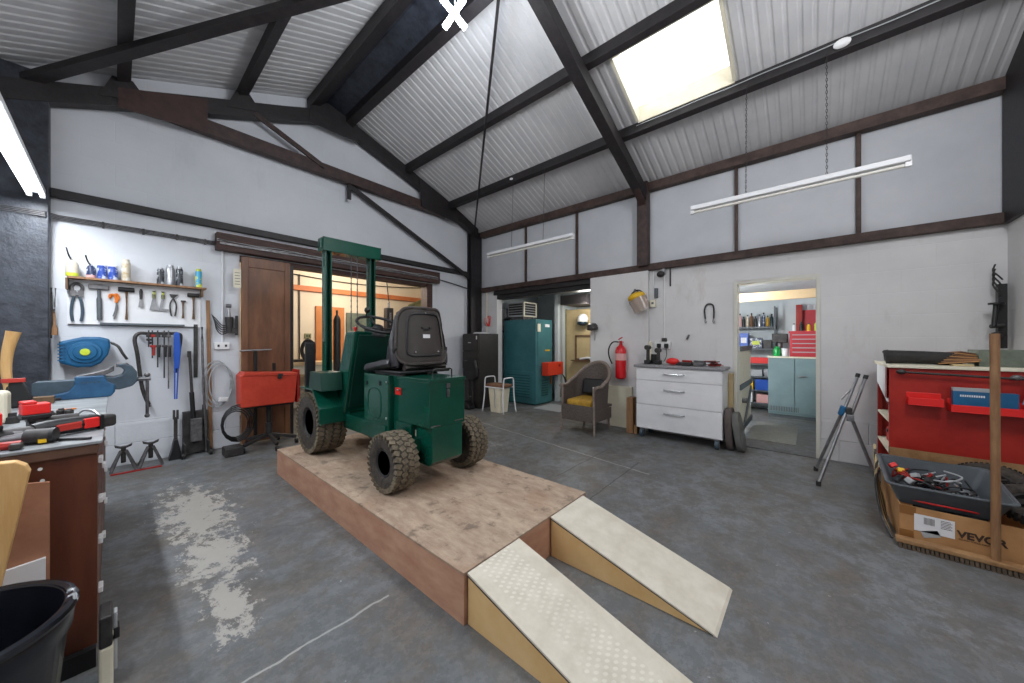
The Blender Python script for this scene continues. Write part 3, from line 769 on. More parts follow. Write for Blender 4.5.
# steering wheel
sc_ = Vector((1.585, 2.99, 1.455)); ax = Vector((0, -.42, .91)).normalized(); A, B_, _ = basis(ax)
m = M(); m.tube([sc_+(A*math.cos(2*PI*k/28)+B_*math.sin(2*PI*k/28))*.19 for k in range(28)], .0135, 10, closed=True)
for k in range(3):
    a = R(90+120*k); d = A*math.cos(a)+B_*math.sin(a); m.tube([sc_-ax*.03+d*.03, sc_-ax*.025+d*.09, sc_+d*.185], .010, 8)
m.lathe([(.045, -.05), (.05, -.035), (.04, -.015), (0, -.01)], sc_, ax, 16)
sw = m.build('steering_wheel', 'black', fk, smooth=True)
kd = sc_+(B_*math.sin(R(78))+A*math.cos(R(78)))*.19
m = M(); m.cyl(kd, kd+ax*.045, .008); m.lathe([(.016, .04), (.026, .055), (.026, .08), (.014, .09), (0, .092)], kd, ax, 14); m.build('spinner_knob', 'black', sw, smooth=True)
m = M(); m.lathe([(.085, 0), (.08, .02), (.045, .05), (.03, .08)], (1.585, 3.03, 1.375), (0, -.42, .91), 18); m.box(1.50, 1.70, 3.03, 3.10, 1.385, 1.41); m.build('steering_column', 'black', fk, smooth=True)
# fenders: outboard box, sloping sheet, end apron
for s_, o_ in ((1.165, 1.405), (1.835, 2.075)):
    m = M(); m.prism([(3.72, .872), (3.40, .872), (3.235, .71), (3.235, .57), (3.250, .57), (3.252, .705), (3.405, .856), (3.72, .856)], 'X', s_, o_)
    fd = m.build('fender', G_, fk, bev=.002)
    m = M(); m.prism([(3.50, .865), (3.20, .865), (3.225, 1.025), (3.47, 1.025)], 'X', s_+.005, o_-.055); m.build('fender_box', GD, fd, bev=.004)
# inner wheel arch plates
m = M(); m.prism([(3.2, .60), (3.7, .6), (3.7, .9), (3.45, .96), (3.2, .80)], 'X', 1.395, 1.41); m.build('inner_panel', G_, fk)
M().prism([(3.2, .60), (3.7, .6), (3.7, .9), (3.45, .96), (3.2, .80)], 'X', 1.83, 1.845).build('inner_panel', G_, fk)
# mast
for x in (1.392, 1.848):
    m = M(); m.box(x-.032, x+.032, 3.685, 3.70, .42, 2.22); m.box(x-.032, x-.018, 3.62, 3.70, .42, 2.22); m.box(x+.018, x+.032, 3.62, 3.70, .42, 2.22); m.build('mast_post', G_, fk, bev=.003)
m = M(); m.box(1.335, 1.93, 3.60, 3.615, 2.205, 2.33); m.box(1.335, 1.93, 3.60, 3.74, 2.315, 2.33); m.box(1.335, 1.93, 3.725, 3.74, 2.205, 2.33); m.box(1.335, 1.35, 3.60, 3.74, 2.205, 2.33)
m.box(1.335, 1.93, 3.60, 3.74, 2.195, 2.205); m.build('mast_head', G_, fk, bev=.004)
m = M(); m.cyl((1.33, 3.63, 2.315), (1.33, 3.63, 2.22), .014, seg=10); m.build('mast_bolt', G_, fk)
for x in (1.635, 1.70):
    m = M(); chain(m, (x, 3.67, 2.2), (x, 3.67, .9), .03); m.tube([(x, 3.67, 2.2), (x, 3.67, .9)], .003, 5); m.build('lift_chain', 'steel_worn', fk)
m = M(); m.cyl((1.90, 3.79, .5), (1.90, 3.79, 1.55), .032, seg=14); m.cyl((1.90, 3.79, 1.55), (1.90, 3.79, 1.64), .014); m.lathe([(.022, 0), (.022, .03), (0, .03)], (1.90, 3.79, 1.63)); m.build('lift_cylinder', 'black', fk, smooth=True)
m = M(); m.box(1.38, 1.86, 3.76, 3.79, .55, .62); m.box(1.38, 1.86, 3.76, 3.79, .85, .92); m.build('fork_carriage', 'black', fk, bev=.003)
for x in (1.29, 1.80):
    m = M(); m.prism([(3.80, .38), (3.80, 1.28), (3.835, 1.30), (3.845, .42), (3.90, .41), (3.90, .38)], 'X', x-.045, x+.045); m.build('fork_tine', 'black', fk, bev=.004)
# seat
SXc = 1.635
seat = []
def shell(u, v):
    # u across (-1..1), v up (0..1): moulded back shell seen from behind
    a = (u-.5)*2; wv = .245-.045*v**1.3-.02*max(0, .12-v)/.12
    x = SXc+a*wv; z = 1.12+v*.45 - .045*abs(a)**10*(1 if v > .5 else -.6)*(abs(v-.5)*2)
    y = 2.335 + .06*abs(a)**3 + .045*(v-.2) - .02*(1-abs(a)**2)
    return (x, y, z)
m = M(); m.grid(lambda u, v: shell(u, v), 20, 12, .03); bk = m.build('seat_back_shell', 'seat_shell', fk, smooth=True, sub=1)
# raised frame line and recess on the shell
ring = []
for k in range(40):
    a = 2*PI*k/40; ca, sa = math.cos(a), math.sin(a)
    u = .5+.35*math.copysign(abs(ca)**.30, ca)*(1-.06*sa); v = .52+.37*math.copysign(abs(sa)**.30, sa); p = shell(u, v); ring.append((p[0], p[1]-.004, p[2]))
m = M(); m.tube(ring, .008, 8, closed=True); m.build('shell_rib', 'black', bk, smooth=True)
ring = [shell(.5+.49*math.copysign(abs(math.cos(2*PI*k/44))**.28, math.cos(2*PI*k/44)), .5+.49*math.copysign(abs(math.sin(2*PI*k/44))**.28, math.sin(2*PI*k/44))) for k in range(44)]
m = M(); m.tube([(p[0], p[1]+.004, p[2]) for p in ring], .014, 8, closed=True); m.build('shell_edge', 'seat_shell', bk, smooth=True)
for u, v in ((.28, .22), (.73, .22), (.5, .90)):
    p = shell(u, v); M().cyl((p[0], p[1]-.008, p[2]), (p[0], p[1]+.01, p[2]), .008, seg=10).build('shell_stud', 'chrome', bk)
p = shell(.5, .50); m = M(); m.box(p[0]-.032, p[0]+.032, p[1]-.004, p[1]+.002, p[2]-.018, p[2]+.012); m.build('seat_sticker', 'label_white', bk)
m = M(); p = shell(.5, .62)
m.box(p[0]-.022, p[0]+.022, p[1]-.006, p[1]+.002, p[2]-.012, p[2]+.004); m.ball((p[0]-.035, p[1], p[2]+.012), .010, 8, 6); m.ball((p[0]+.035, p[1], p[2]+.012), .010, 8, 6); m.build('maker_plate', 'black', bk)
# upholstered back and bolsters
m = M(); m.grid(lambda u, v: (shell(.04+.92*u, .05+.92*v)[0], shell(.04+.92*u, .05+.92*v)[1]+.075+.03*math.cos((u-.5)*PI)*0-.018*math.sin(v*PI*5)**2*.3, shell(.04+.92*u, .05+.92*v)[2]), 14, 14, .06); m.build('back_cushion', 'vinyl', fk, smooth=True, sub=1)
for s_ in (-1, 1):
    x = SXc+s_*.225
    m = M(); m.tube([(x, 2.40, 1.10), (x+s_*.012, 2.41, 1.18), (x+s_*.008, 2.44, 1.29), (x-s_*.012, 2.445, 1.38), (x-s_*.03, 2.43, 1.50)], lambda q: .034*(1-.35*q), 10, smooth=4); m.build('back_bolster', 'vinyl', fk, smooth=True)
    m = M(); m.cbox((x+s_*.015, 2.44, 1.20), (.035, .10, .13), (R(12), 0, 0)); m.build('hinge_cover', 'black', fk, bev=.014, bseg=3)
def cush(u, v):
    a = (u-.5)*2; y = 2.42+v*.44
    return (SXc-.015+a*(.25-.012*max(0, v-.8)*5), y, 1.115+.02*math.cos(v*PI*.9)+.045*abs(a)**4*(1-.5*v)+.012*math.sin(v*PI*6)*(1-abs(a)))
m = M(); m.grid(cush, 14, 14, .065); m.build('seat_cushion', 'vinyl', fk, smooth=True, sub=1)
m = M(); m.box(SXc-.24, SXc+.24, 2.33, 2.84, 1.05, 1.075); m.build('seat_pan', 'black', fk, bev=.01)
m = M(); m.tube([(SXc-.19, 2.345, 1.095), (SXc+.19, 2.345, 1.095)], .024, 10); m.tube([(SXc-.19, 2.345, 1.125), (SXc+.19, 2.345, 1.125)], .012, 8); m.build('seat_lower_roll', 'seat_shell', fk, smooth=True)
m = M(); m.box(1.44, 1.48, 2.38, 2.78, 1.035, 1.05); m.box(1.68, 1.72, 2.38, 2.78, 1.035, 1.05); m.build('seat_runner', 'steel_worn', fk)
# ================================================================ TOOL WALL
YW = YA-.002
# tool board and shelf
t = thing('tool_shelf', 'long narrow wooden shelf holding cans above the hanging hand tools', 'shelf', (.2, 5.38, 1.46))
M().box(-.30, .70, YW-.13, YW-.018, 1.905, 1.925).build('shelf_board', 'oak', t, bev=.002)
M().box(-.305, .66, YW-.012, YW, 1.465, 1.905).build('back_board', 'white_paint', t)
M().box(-.31, -.295, YW-.12, YW-.012, 1.80, 1.905).build('bracket', 'wood_dark', t)
M().box(.655, .672, YW-.12, YW-.012, 1.82, 1.905).build('bracket', 'wood_dark', t)
M().box(-.30, .62, YW-.02, YW-.012, 1.462, 1.472).build('lower_edge', 'steel_dark', t)
tag(M().box(-.10, .52, YW-.05, YW-.012, 1.468, 1.492).build('magnetic_strip', 'grey_plastic', bev=.003), 'grey metal strip along the bottom of the white tool board', 'strip')
# cans and bottles on the shelf (base z 1.925)
def can(name, x, r, h, mt, label, cat, style='can', y=5.355, top=None, z=1.926):
    t = thing(name, label, cat, (x, y, z), 0, 'cans and bottles on the tool shelf')
    if style == 'aerosol':
        M().lathe([(r, 0), (r, h*.80), (r*.8, h*.88), (r*.5, h*.90)], (x, y, z), seg=16).build('body', mt, t, smooth=True)
        M().lathe([(r*.78, 0), (r*.74, h*.12), (0, h*.125)], (x, y, z+h*.86), seg=14).build('cap', top or 'black', t, smooth=True)
    elif style == 'tin':
        M().lathe([(r, 0), (r, h)], (x, y, z), seg=18).build('body', mt, t, smooth=True)
        M().lathe([(r*1.03, 0), (r*1.03, h*.07), (r*.9, h*.08), (0, h*.08)], (x, y, z+h*.97), seg=18).build('lid', top or 'white_plastic', t, smooth=True)
    elif style == 'oilcan':
        M().lathe([(r, 0), (r, h*.7), (r*.7, h*.92), (r*.3, h)], (x, y, z), seg=16).build('body', mt, t, smooth=True)
        M().lathe([(r*1.02, 0), (r*1.02, h*.2)], (x, y, z+.001), seg=16).build('band', top or 'lime', t, smooth=True)
        M().tube([(x, y, z+h*.95), (x-.02, y, z+h*1.25), (x-.035, y, z+h*1.75)], .0065, 6, smooth=3).build('spout', 'black', t)
    return t
can('oil_can', -.27, .040, .155, 'tin_beige', 'beige oil can with a green band and long black spout, first on the tool shelf', 'oil can', 'oilcan', top='lime')
can('grease_bottle', -.155, .032, .125, 'tin_navy', 'navy bottle with black brush spout, second on the tool shelf', 'bottle', 'oilcan', top='tin_pink')
can('paint_tin', -.085, .034, .135, 'tin_blue', 'left of the two blue and white tins on the tool shelf', 'tin', 'tin', y=5.36)
can('paint_tin', -.013, .034, .135, 'tin_blue', 'right of the two blue and white tins on the tool shelf', 'tin', 'tin', y=5.36)
can('spray_can', .075, .033, .225, 'tin_gold', 'tall gold and white spray can above the wooden mallet', 'spray can', 'aerosol', top='tin_gold')
can('spray_can', .325, .030, .18, 'tin_dark', 'short dark spray can, left of the group of three', 'spray can', 'aerosol', top='tin_silver')
can('spray_can', .40, .036, .22, 'tin_silver', 'silver spray can, middle of the group of three', 'spray can', 'aerosol', top='tin_silver')
can('spray_can', .474, .030, .215, 'tin_dark', 'slim dark spray can, right of the group of three', 'spray can', 'aerosol', top='tin_silver')
can('spray_can', .635, .030, .215, 'tin_cyan', 'blue and yellow spray can at the right end of the tool shelf', 'spray can', 'aerosol', y=5.36, top='lime')

TOOL_DX = {-.205: -.04, -.06: -.045, .03: -.035}
YT = YW-.028      # plane of the hanging tools
GT = 'hand tools hanging on the white board'
def tool(name, label, cat, x, z): return thing(name, label, cat, (x, YT, z), 0, GT)
TOOL0 = set(o.name for o in bpy.data.objects)
# bolt cutters
t = tool('bolt_cutter', 'large grey bolt cutter with blue handles at the left of the tool board', 'bolt cutter', -.205, 1.49)
x = -.205
m = M(); m.tube([(x-.026, YT, 1.79), (x-.034, YT, 1.83), (x-.015, YT, 1.862), (x+.015, YT, 1.862), (x+.034, YT, 1.83), (x+.026, YT, 1.79)], .013, 8, smooth=4); m.box(x-.04, x-.004, YT-.012, YT+.008, 1.74, 1.80); m.box(x+.004, x+.04, YT-.012, YT+.008, 1.74, 1.80); m.cyl((x, YT-.02, 1.765), (x, YT+.01, 1.765), .014); m.build('jaw', 'steel_worn', t, smooth=True)
for s_ in (-1, 1): M().tube([(x+s_*.014, YT, 1.75), (x+s_*.028, YT, 1.68), (x+s_*.034, YT, 1.58), (x+s_*.026, YT, 1.50)], .011, 8, smooth=4).build('handle', 'blue_grey', t, smooth=True)
# lump / sledge hammer with grey rubber handle
t = tool('club_hammer', 'heavy grey hammer with long grey handle, second tool on the board', 'hammer', -.06, 1.5)
m = M(); m.box(-.13, .005, YT-.022, YT+.01, 1.825, 1.872); m.build('head', 'steel_worn', t, bev=.006)
M().tube([(-.062, YT, 1.83), (-.060, YT, 1.70), (-.058, YT, 1.52)], lambda q: .013+.006*(q > .35), 10, smooth=6).build('handle', 'grey_plastic', t, smooth=True)
# orange secateurs
t = tool('garden_shears', 'orange handled shears hanging between two hammers', 'shears', .03, 1.53)
m = M(); m.tube([(.0, YT, 1.74), (.005, YT, 1.78), (.035, YT, 1.77), (.045, YT, 1.72), (.04, YT, 1.70)], .012, 8, smooth=4); m.tube([(.04, YT, 1.70), (.06, YT, 1.75), (.045, YT, 1.79), (.03, YT, 1.77)], .010, 8, smooth=4); m.build('handle', 'orange', t, smooth=True)
m = M(); m.tube([(.04, YT, 1.705), (.048, YT, 1.64), (.028, YT, 1.53)], .007, 6, smooth=4); m.tube([(.045, YT, 1.70), (.036, YT, 1.62), (.020, YT, 1.56)], .006, 6, smooth=4); m.build('blade', 'steel', t)
# rubber mallet
t = tool('rubber_mallet', 'black headed mallet with pale wooden handle below the gold spray can', 'mallet', .152, 1.53)
M().cyl((.10, YT-.005, 1.842), (.215, YT-.005, 1.842), .024, seg=16).build('head', 'black', t, smooth=True, bev=.004)
M().tube([(.158, YT, 1.83), (.157, YT, 1.53)], .011, 8).build('handle', 'wood_handle', t, smooth=True)
# pincers, filling knives, pincers, hammers
t = tool('paint_scraper', 'small dark handled scraper right of the mallet', 'scraper', .262, 1.66)
M().tube([(.262, YT, 1.86), (.262, YT, 1.80), (.262, YT, 1.75)], lambda q: .014-.006*abs(q-.3), 8, smooth=3).build('handle', 'iron', t, smooth=True)
M().prism([(.252, 1.75), (.272, 1.75), (.282, 1.665), (.242, 1.665)], 'Y', YT-.002, YT+.001).build('blade', 'steel', t)
for k, (x, l) in enumerate(((.358, 'wide filling knife with green and yellow handle, left of the pair'), (.428, 'filling knife with green and yellow handle, right of the pair'))):
    t = tool('filling_knife', l, 'filling knife', x, 1.63)
    M().tube([(x, YT, 1.85), (x, YT, 1.81), (x, YT, 1.77)], .015, 8).build('handle', 'olive', t, smooth=True)
    M().ball((x, YT-.013, 1.825), (.009, .005, .014), 8, 6).build('handle_inset', 'lime', t)
    M().prism([(x-.012, 1.77), (x+.012, 1.77), (x+(.034 if k == 0 else .04), 1.64), (x-(.034 if k == 0 else .028), 1.64)] if k == 0 else [(x-.012, 1.77), (x+.010, 1.77), (x-.006, 1.665), (x+.045, 1.66), (x+.045, 1.635), (x-.035, 1.635)], 'Y', YT-.002, YT+.001).build('blade', 'steel', t)
t = tool('pincers', 'dark iron pincers hanging right of the filling knives', 'pincers', .508, 1.57)
x = .508
m = M(); m.prism([(x-.03, 1.83), (x+.045, 1.83), (x+.03, 1.815), (x+.012, 1.79), (x-.015, 1.79)], 'Y', YT-.01, YT+.006)
for s_ in (-1, 1): m.tube([(x-s_*.008, YT, 1.80), (x+s_*.022, YT, 1.73), (x+s_*.024, YT, 1.66), (x+s_*.014, YT, 1.585)], .007, 6, smooth=4)
m.build('jaws', 'iron', t, smooth=True)
t = tool('claw_hammer', 'small hammer with dark wooden handle, second from the right on the board', 'hammer', .588, 1.56)
m = M(); m.box(.570, .612, YT-.01, YT+.008, 1.752, 1.768); m.build('head', 'iron', t, bev=.002)
M().tube([(.588, YT, 1.755), (.588, YT, 1.565)], .011, 8).build('handle', 'wood_dark', t)
t = tool('mallet', 'dark headed hammer with brown handle at the right end of the tool board', 'hammer', .678, 1.56)
M().cyl((.625, YT-.005, 1.835), (.725, YT-.005, 1.835), .023, seg=14).build('head', 'iron', t, bev=.004, smooth=True)
M().tube([(.678, YT, 1.82), (.677, YT, 1.56)], .014, 8).build('handle', 'wood_dark', t)

for o in bpy.data.objects:
    if o.name not in TOOL0 and o.parent is None: o.location.x += TOOL_DX.get(round(o.location.x, 3), -.08)
# big hoop clamp bar, clamps and blue clamp
def rod(m, a, b, r=.006): m.cyl(a, b, r, seg=8)
t = thing('clamp_rack', 'bent grey steel rail on the wall that the clamps hang from', 'rack', (.17, 5.40, 1.10))
M().tube([(.245, 5.38, .60), (.19, 5.37, .80), (.155, 5.36, 1.15), (.135, 5.36, 1.32), (.165, 5.37, 1.385), (.25, 5.38, 1.385), (.40, 5.38, 1.39), (.47, 5.38, 1.385), (.485, 5.38, 1.34), (.465, 5.38, 1.15), (.445, 5.38, .95)], .017, 10, smooth=5).build('rail', 'iron', t, smooth=True)
M().cyl((.16, 5.38, 1.39), (.16, 5.445, 1.39), .01).build('wall_fixing', 'iron', t)
cl = [(.235, 1.24, 'iron', 'shortest dark clamp hanging from the bent rail'), (.262, 1.12, 'red_dark', 'red clamp hanging from the bent rail'), (.302, 1.02, 'iron', 'dark clamp hanging right of the red one'),
      (.352, .90, 'iron', 'long dark clamp in the middle of the bent rail'), (.385, .78, 'steel_worn', 'longest grey clamp, left of the blue clamp')]
for x, zb, mt, l in cl:
    t = thing('bar_clamp', l, 'clamp', (x, 5.35, zb), 0, 'clamps hanging from the bent rail')
    M().box(x-.006, x+.006, 5.335, 5.345, zb, 1.42).build('bar', 'iron' if mt != 'steel_worn' else mt, t)
    M().cbox((x+.0, 5.33, 1.36), (.04, .03, .03)).build('fixed_jaw', mt, t, bev=.004)
    M().cbox((x+.004, 5.33, 1.25 if zb < 1.2 else 1.32), (.045, .032, .025)).build('sliding_jaw', mt, t, bev=.004)
    M().cyl((x+.012, 5.32, 1.245 if zb < 1.2 else 1.3), (x+.008, 5.32, max(zb+.03, 1.13)), .010, seg=8).build('handle', mt if mt == 'red_dark' else 'black', t)
t = thing('sash_clamp', 'bright blue clamp hanging at the right of the bent rail', 'clamp', (.50, 5.34, .60))
m = M(); m.prism([(.425, 1.38), (.445, 1.41), (.475, 1.39), (.485, 1.20), (.47, 1.0), (.43, 1.0), (.425, 1.15)], 'Y', 5.33, 5.35); m.build('body', 'blue', t, bev=.006)
m = M(); m.box(.428, .440, 5.335, 5.347, .66, 1.03); m.build('leg', 'blue', t); M().bar((.462, 5.341, 1.03), (.450, 5.341, .66), .014, .012).build('leg', 'blue', t)

# long tools leaning by the shelf end
t = thing('flat_bar', 'short flat steel bar hanging from the end of the tool board', 'bar', (.625, 5.42, .82))
m = M(); m.box(.60, .635, 5.432, 5.449, .88, 1.50); m.build('bar', 'iron', t, bev=.002)
tag(M().tube([(.668, 5.40, 1.47), (.675, 5.37, .9), (.70, 5.33, .02)], .012, 8, smooth=3).build('steel_rod', 'steel_worn', smooth=True), 'grey steel rod leaning on the wall left of the wooden lath', 'rod')
tag(M().cbox((.738, 5.425, .90), (.035, .014, 1.78), (0, R(-.9), 0)).build('wooden_lath', 'oak', bev=.002), 'tall thin wooden lath leaning on the wall at the right end of the tool shelf', 'lath')
t = thing('jack_handle', 'black jack handle bar standing on the floor against the wall below the blue clamp', 'jack handle', (.58, 5.38, 0))
M().cyl((.56, 5.39, 1.16), (.60, 5.34, .14), .014, seg=10).build('shaft', 'iron', t, smooth=True)
M().cyl((.575, 5.365, .72), (.60, 5.34, .14), .022, seg=10).build('sleeve', 'black', t, smooth=True)
M().cyl((.558, 5.39, 1.12), (.558, 5.39, 1.19), .018, seg=10).build('knob', 'iron', t)
# trolley jack
t = thing('trolley_jack', 'low black trolley jack standing on end against the wall', 'trolley jack', (.62, 5.25, 0))
m = M(); m.box(.50, .515, 5.20, 5.42, .02, .16); m.box(.70, .715, 5.2, 5.42, .02, .16); m.box(.50, .715, 5.36, 5.42, .03, .5); m.build('frame', 'iron', t, bev=.004)
M().box(.56, .66, 5.30, 5.36, .16, .42).build('body', 'steel_worn', t, bev=.006)
for x in (.49, .725): M().cyl((x-.012, 5.23, .035), (x+.012, 5.23, .035), .034, seg=14).build('wheel', 'black', t, smooth=True)
M().box(.67, .70, 5.36, 5.41, .3, .56).build('arm', 'black', t, bev=.004)
t = thing('bottle_jack', 'small black lever tool standing beside the trolley jack', 'jack', (.44, 5.33, 0))
m = M(); m.prism([(.38, 0), (.50, 0), (.475, .10), (.455, .22), (.425, .22), (.405, .1)], 'Y', 5.27, 5.38); m.build('body', 'black', t, bev=.008)
M().box(.425, .455, 5.31, 5.34, .2, .46).build('post', 'iron', t); M().box(.418, .436, 5.305, 5.345, .44, .54).build('prong', 'iron', t); M().box(.446, .464, 5.305, 5.345, .44, .54).build('prong', 'iron', t)
# axle stands
for k, (x, l) in enumerate(((.055, 'folding grey axle stand by the wall, left of the pair'), (.245, 'folding grey axle stand by the wall, right of the pair'))):
    t = thing('axle_stand', l, 'axle stand', (x, 5.24, 0), 0, 'pair of axle stands by the wall')
    for dx, dy in ((-1, -1), (1, -1), (1, 1), (-1, 1)):
        M().bar((x+dx*.085, 5.24+dy*.08, .005), (x+dx*.018, 5.24+dy*.018, .20), .022, .012).build('leg', 'steel_worn', t)
    M().cyl((x, 5.24, .08), (x, 5.24, .235), .018, seg=12).build('post', 'iron', t)
    M().prism([(x-.06, .262), (x-.055, .242), (x-.015, .225), (x+.015, .225), (x+.055, .242), (x+.06, .262), (x+.02, .242), (x-.02, .242)], 'Y', 5.215, 5.265).build('saddle', 'iron', t)
    M().tube([(x-.09, 5.16, .012), (x+.09, 5.16, .012)], .006, 6).build('tie_rod', 'steel_worn', t)
tag(M().box(-.03, .32, 5.10, 5.125, .001, .012).build('red_bar', 'red_dark'), 'flat dark red strip on the floor in front of the axle stands', 'strip')

# wall electrics: conduit, double socket, tag
t = thing('wall_socket', 'white double socket with conduit on the wall beside the wooden lath', 'socket', (.86, 5.43, 1.2))
M().box(.785, .925, YW-.035, YW, 1.205, 1.29).build('back_box', 'white_plastic', t, bev=.004)
for x in (.82, .89): M().box(x-.01, x+.01, YW-.038, YW-.034, 1.235, 1.262).build('socket_hole', 'black', t)
M().cyl((.86, YW-.012, 1.29), (.86, YW-.012, 2.40), .010, seg=8).build('conduit', 'white_paint', t, smooth=True)
t = thing('wall_drill', 'grey and black power drill with coiled cord hung on the wall above the socket', 'drill', (.90, 5.38, 1.38))
m = M(); m.cyl((.915, 5.38, 1.60), (.92, 5.38, 1.42), .042, .036, seg=14); m.box(.89, .99, 5.35, 5.41, 1.40, 1.47); m.build('body', 'iron', t, smooth=True)
M().cyl((.912, 5.38, 1.60), (.910, 5.38, 1.70), .022, .016, seg=12).build('chuck', 'steel', t, smooth=True)
M().cyl((.885, 5.38, 1.735), (.935, 5.38, 1.735), .022, .022, seg=12).build('clip', 'steel_worn', t)
M().box(.975, 1.0, 5.36, 5.40, 1.38, 1.62).build('bracket', 'black', t, bev=.004)
for k in range(5):
    M().tube([(.75+.008*k, 5.385, 1.62-.02*k), (.79, 5.37-.006*k, 1.57-.03*k), (.84, 5.37, 1.50-.028*k), (.90, 5.37, 1.49-.02*k)], .006, 6, smooth=4).build('cord', 'black', t, smooth=True)
t = thing('paper_tag', 'buff paper tag hanging beside the top of the sliding door', 'tag', (.985, 5.33, 1.96))
M().box(.945, 1.02, 5.318, 5.322, 1.96, 2.19).build('card', 'cream', t)
for k in range(5): M().box(.958, 1.008, 5.3165, 5.318, 2.0+.035*k, 2.006+.035*k).build('print_line', 'ink', t)
t = thing('coiled_cable', 'loops of pale grey cable hanging on the wall below the socket', 'cable coil', (.84, 5.40, .45))
for k in range(3):
    c = Vector((.80+.02*k, 5.41-.012*k, .80)); M().tube([c+Vector((math.cos(2*PI*i/18)*(.135-.012*k), 0, math.sin(2*PI*i/18)*(.27-.025*k)*(1 if math.sin(2*PI*i/18) > 0 else 1.1))) for i in range(18)], .007, 6, closed=True).build('loop', 'grey_light', t, smooth=True)
M().cbox((.86, 5.37, .60), (.09, .04, .05), (0, R(8), 0)).build('plug', 'white_plastic', t, bev=.01)
t = thing('hanging_tool', 'small wooden handled tool and strap hanging at the edge of the black pillar', 'tool', (-.375, 5.33, 1.3))
M().tube([(-.375, 5.33, 1.60), (-.37, 5.33, 1.42), (-.372, 5.33, 1.36)], lambda q: .008+.012*(q > .4), 8, smooth=4).build('handle', 'oak', t, smooth=True)
M().tube([(-.39, 5.33, 1.80), (-.385, 5.33, 1.5), (-.39, 5.33, 1.33)], .008, 6, smooth=4).build('strap', 'iron', t, smooth=True)
M().tube([(-.365, 5.33, 1.80), (-.37, 5.33, 1.62)], .006, 6).build('hook', 'steel_worn', t)

# retracting hose reel
t = thing('hose_reel', 'blue retracting hose reel with yellow centre on the wall above the vice', 'hose reel', (-.20, 5.33, 1.05))
pts = [(-.335, 1.10), (-.335, 1.30), (-.26, 1.325), (-.20, 1.345), (-.10, 1.345), (-.035, 1.325), (-.03, 1.25), (-.045, 1.17), (-.09, 1.09), (-.15, 1.055), (-.23, 1.055), (-.29, 1.08)]
M().prism(pts, 'Y', 5.20, 5.40).build('housing', 'blue_reel', t, bev=.02, bseg=3)
M().lathe([(.105, 0), (.10, .02), (.075, .022), (.07, .035), (.04, .037), (0, .037)], (-.185, 5.20, 1.20), (0, -1, 0), 28, sx=1).build('front_ring', 'blue_reel', t, smooth=True)
M().lathe([(.034, 0), (.030, .012), (0, .014)], (-.185, 5.165, 1.20), (0, -1, 0), 18).build('centre_badge', 'lime', t, smooth=True)
for k in range(6): M().box(-.345, -.30, 5.19, 5.21, 1.12+.03*k, 1.13+.03*k).build('fin', 'blue_reel', t)
M().tube([(-.03, 5.30, 1.29), (.02, 5.28, 1.25), (.05, 5.27, 1.18), (.08, 5.28, 1.12)], .012, 8, smooth=4).build('hose', 'iron', t, smooth=True)
M().box(-.35, -.30, 5.40, 5.4495, 1.1, 1.3).build('wall_bracket', 'iron', t)

# ================================================================ LEFT WORKBENCH
BX, BZ = -.045, .90
t = thing('workbench', 'old wooden drawer bench with a pale worn top at the left edge', 'workbench', (-.6, 3.2, 0))
M().box(-1.15, BX+.012, 2.17, 4.15, BZ-.012, BZ).build('worktop_sheet', 'bench_top', t, bev=.002)
M().box(-1.15, BX, 2.175, 4.15, BZ-.05, BZ-.012).build('worktop', 'bench_edge', t, bev=.004)
M().box(-1.13, BX-.03, 2.21, 4.12, .09, BZ-.05).build('carcass', 'bench_wood', t)
M().box(-1.13, BX-.002, 2.19, 2.21, .075, BZ-.05).build('end_panel', 'bench_wood', t, bev=.002)
M().box(-1.10, BX-.04, 2.23, 4.1, .001, .09).build('plinth', 'black', t)
M().box(-1.10, BX-.005, 2.16, 2.19, .001, .075).build('kick_board', 'black', t)
for i in range(3):
    y0 = 2.24+.62*i
    for z0, z1 in ((.10, .32), (.34, .50), (.52, .67), (.69, .84)):
        d = M().box(BX-.03, BX-.003, y0, y0+.60, z0, z1).build('drawer', 'bench_wood', t, bev=.003)
        zc = (z0+z1)/2+.02
        h = M(); h.box(BX-.003, BX+.011, y0+.06, y0+.12, zc-.006, zc+.018); h.build('handle', 'white_plastic', d, bev=.003)
for x, z in ((-.185, .82), (-.18, .775)): M().cyl((x, 2.19, z), (x, 2.187, z), .006, seg=8).build('screw', 'white_plastic', t)

# vice on the far end of the bench
t = thing('bench_vice', 'large blue and steel engineer vice on the far end of the workbench', 'vice', (-.1, 3.92, BZ))
vy0, vy1 = 3.86, 4.0
m = M(); m.prism([(-.36, .945), (-.36, 1.02), (-.345, 1.03), (-.17, 1.03), (-.17, .945), (-.30, .925)], 'Y', vy0+.01, vy1-.01); m.build('slide_bar', 'blue_grey', t, bev=.004)
m = M(); m.prism([(-.33, BZ), (-.33, .925), (-.21, .955), (-.185, 1.0), (-.185, 1.055), (-.05, 1.055), (-.035, 1.01), (.0, .985), (.0, .935), (-.02, BZ)], 'Y', vy0-.01, vy1+.01); m.build('body', 'blue_vice', t, bev=.008)
M().box(-.36, -.24, vy0-.02, vy0+.05, BZ, .92).build('base_lug', 'iron', t, bev=.004)
m = M(); m.prism([(-.185, 1.055), (-.10, 1.075), (-.03, 1.10), (-.015, 1.12), (-.005, 1.115), (-.005, 1.085), (-.05, 1.055)], 'Y', vy0+.01, vy1-.01); m.build('fixed_jaw', 'steel_worn', t, bev=.004)
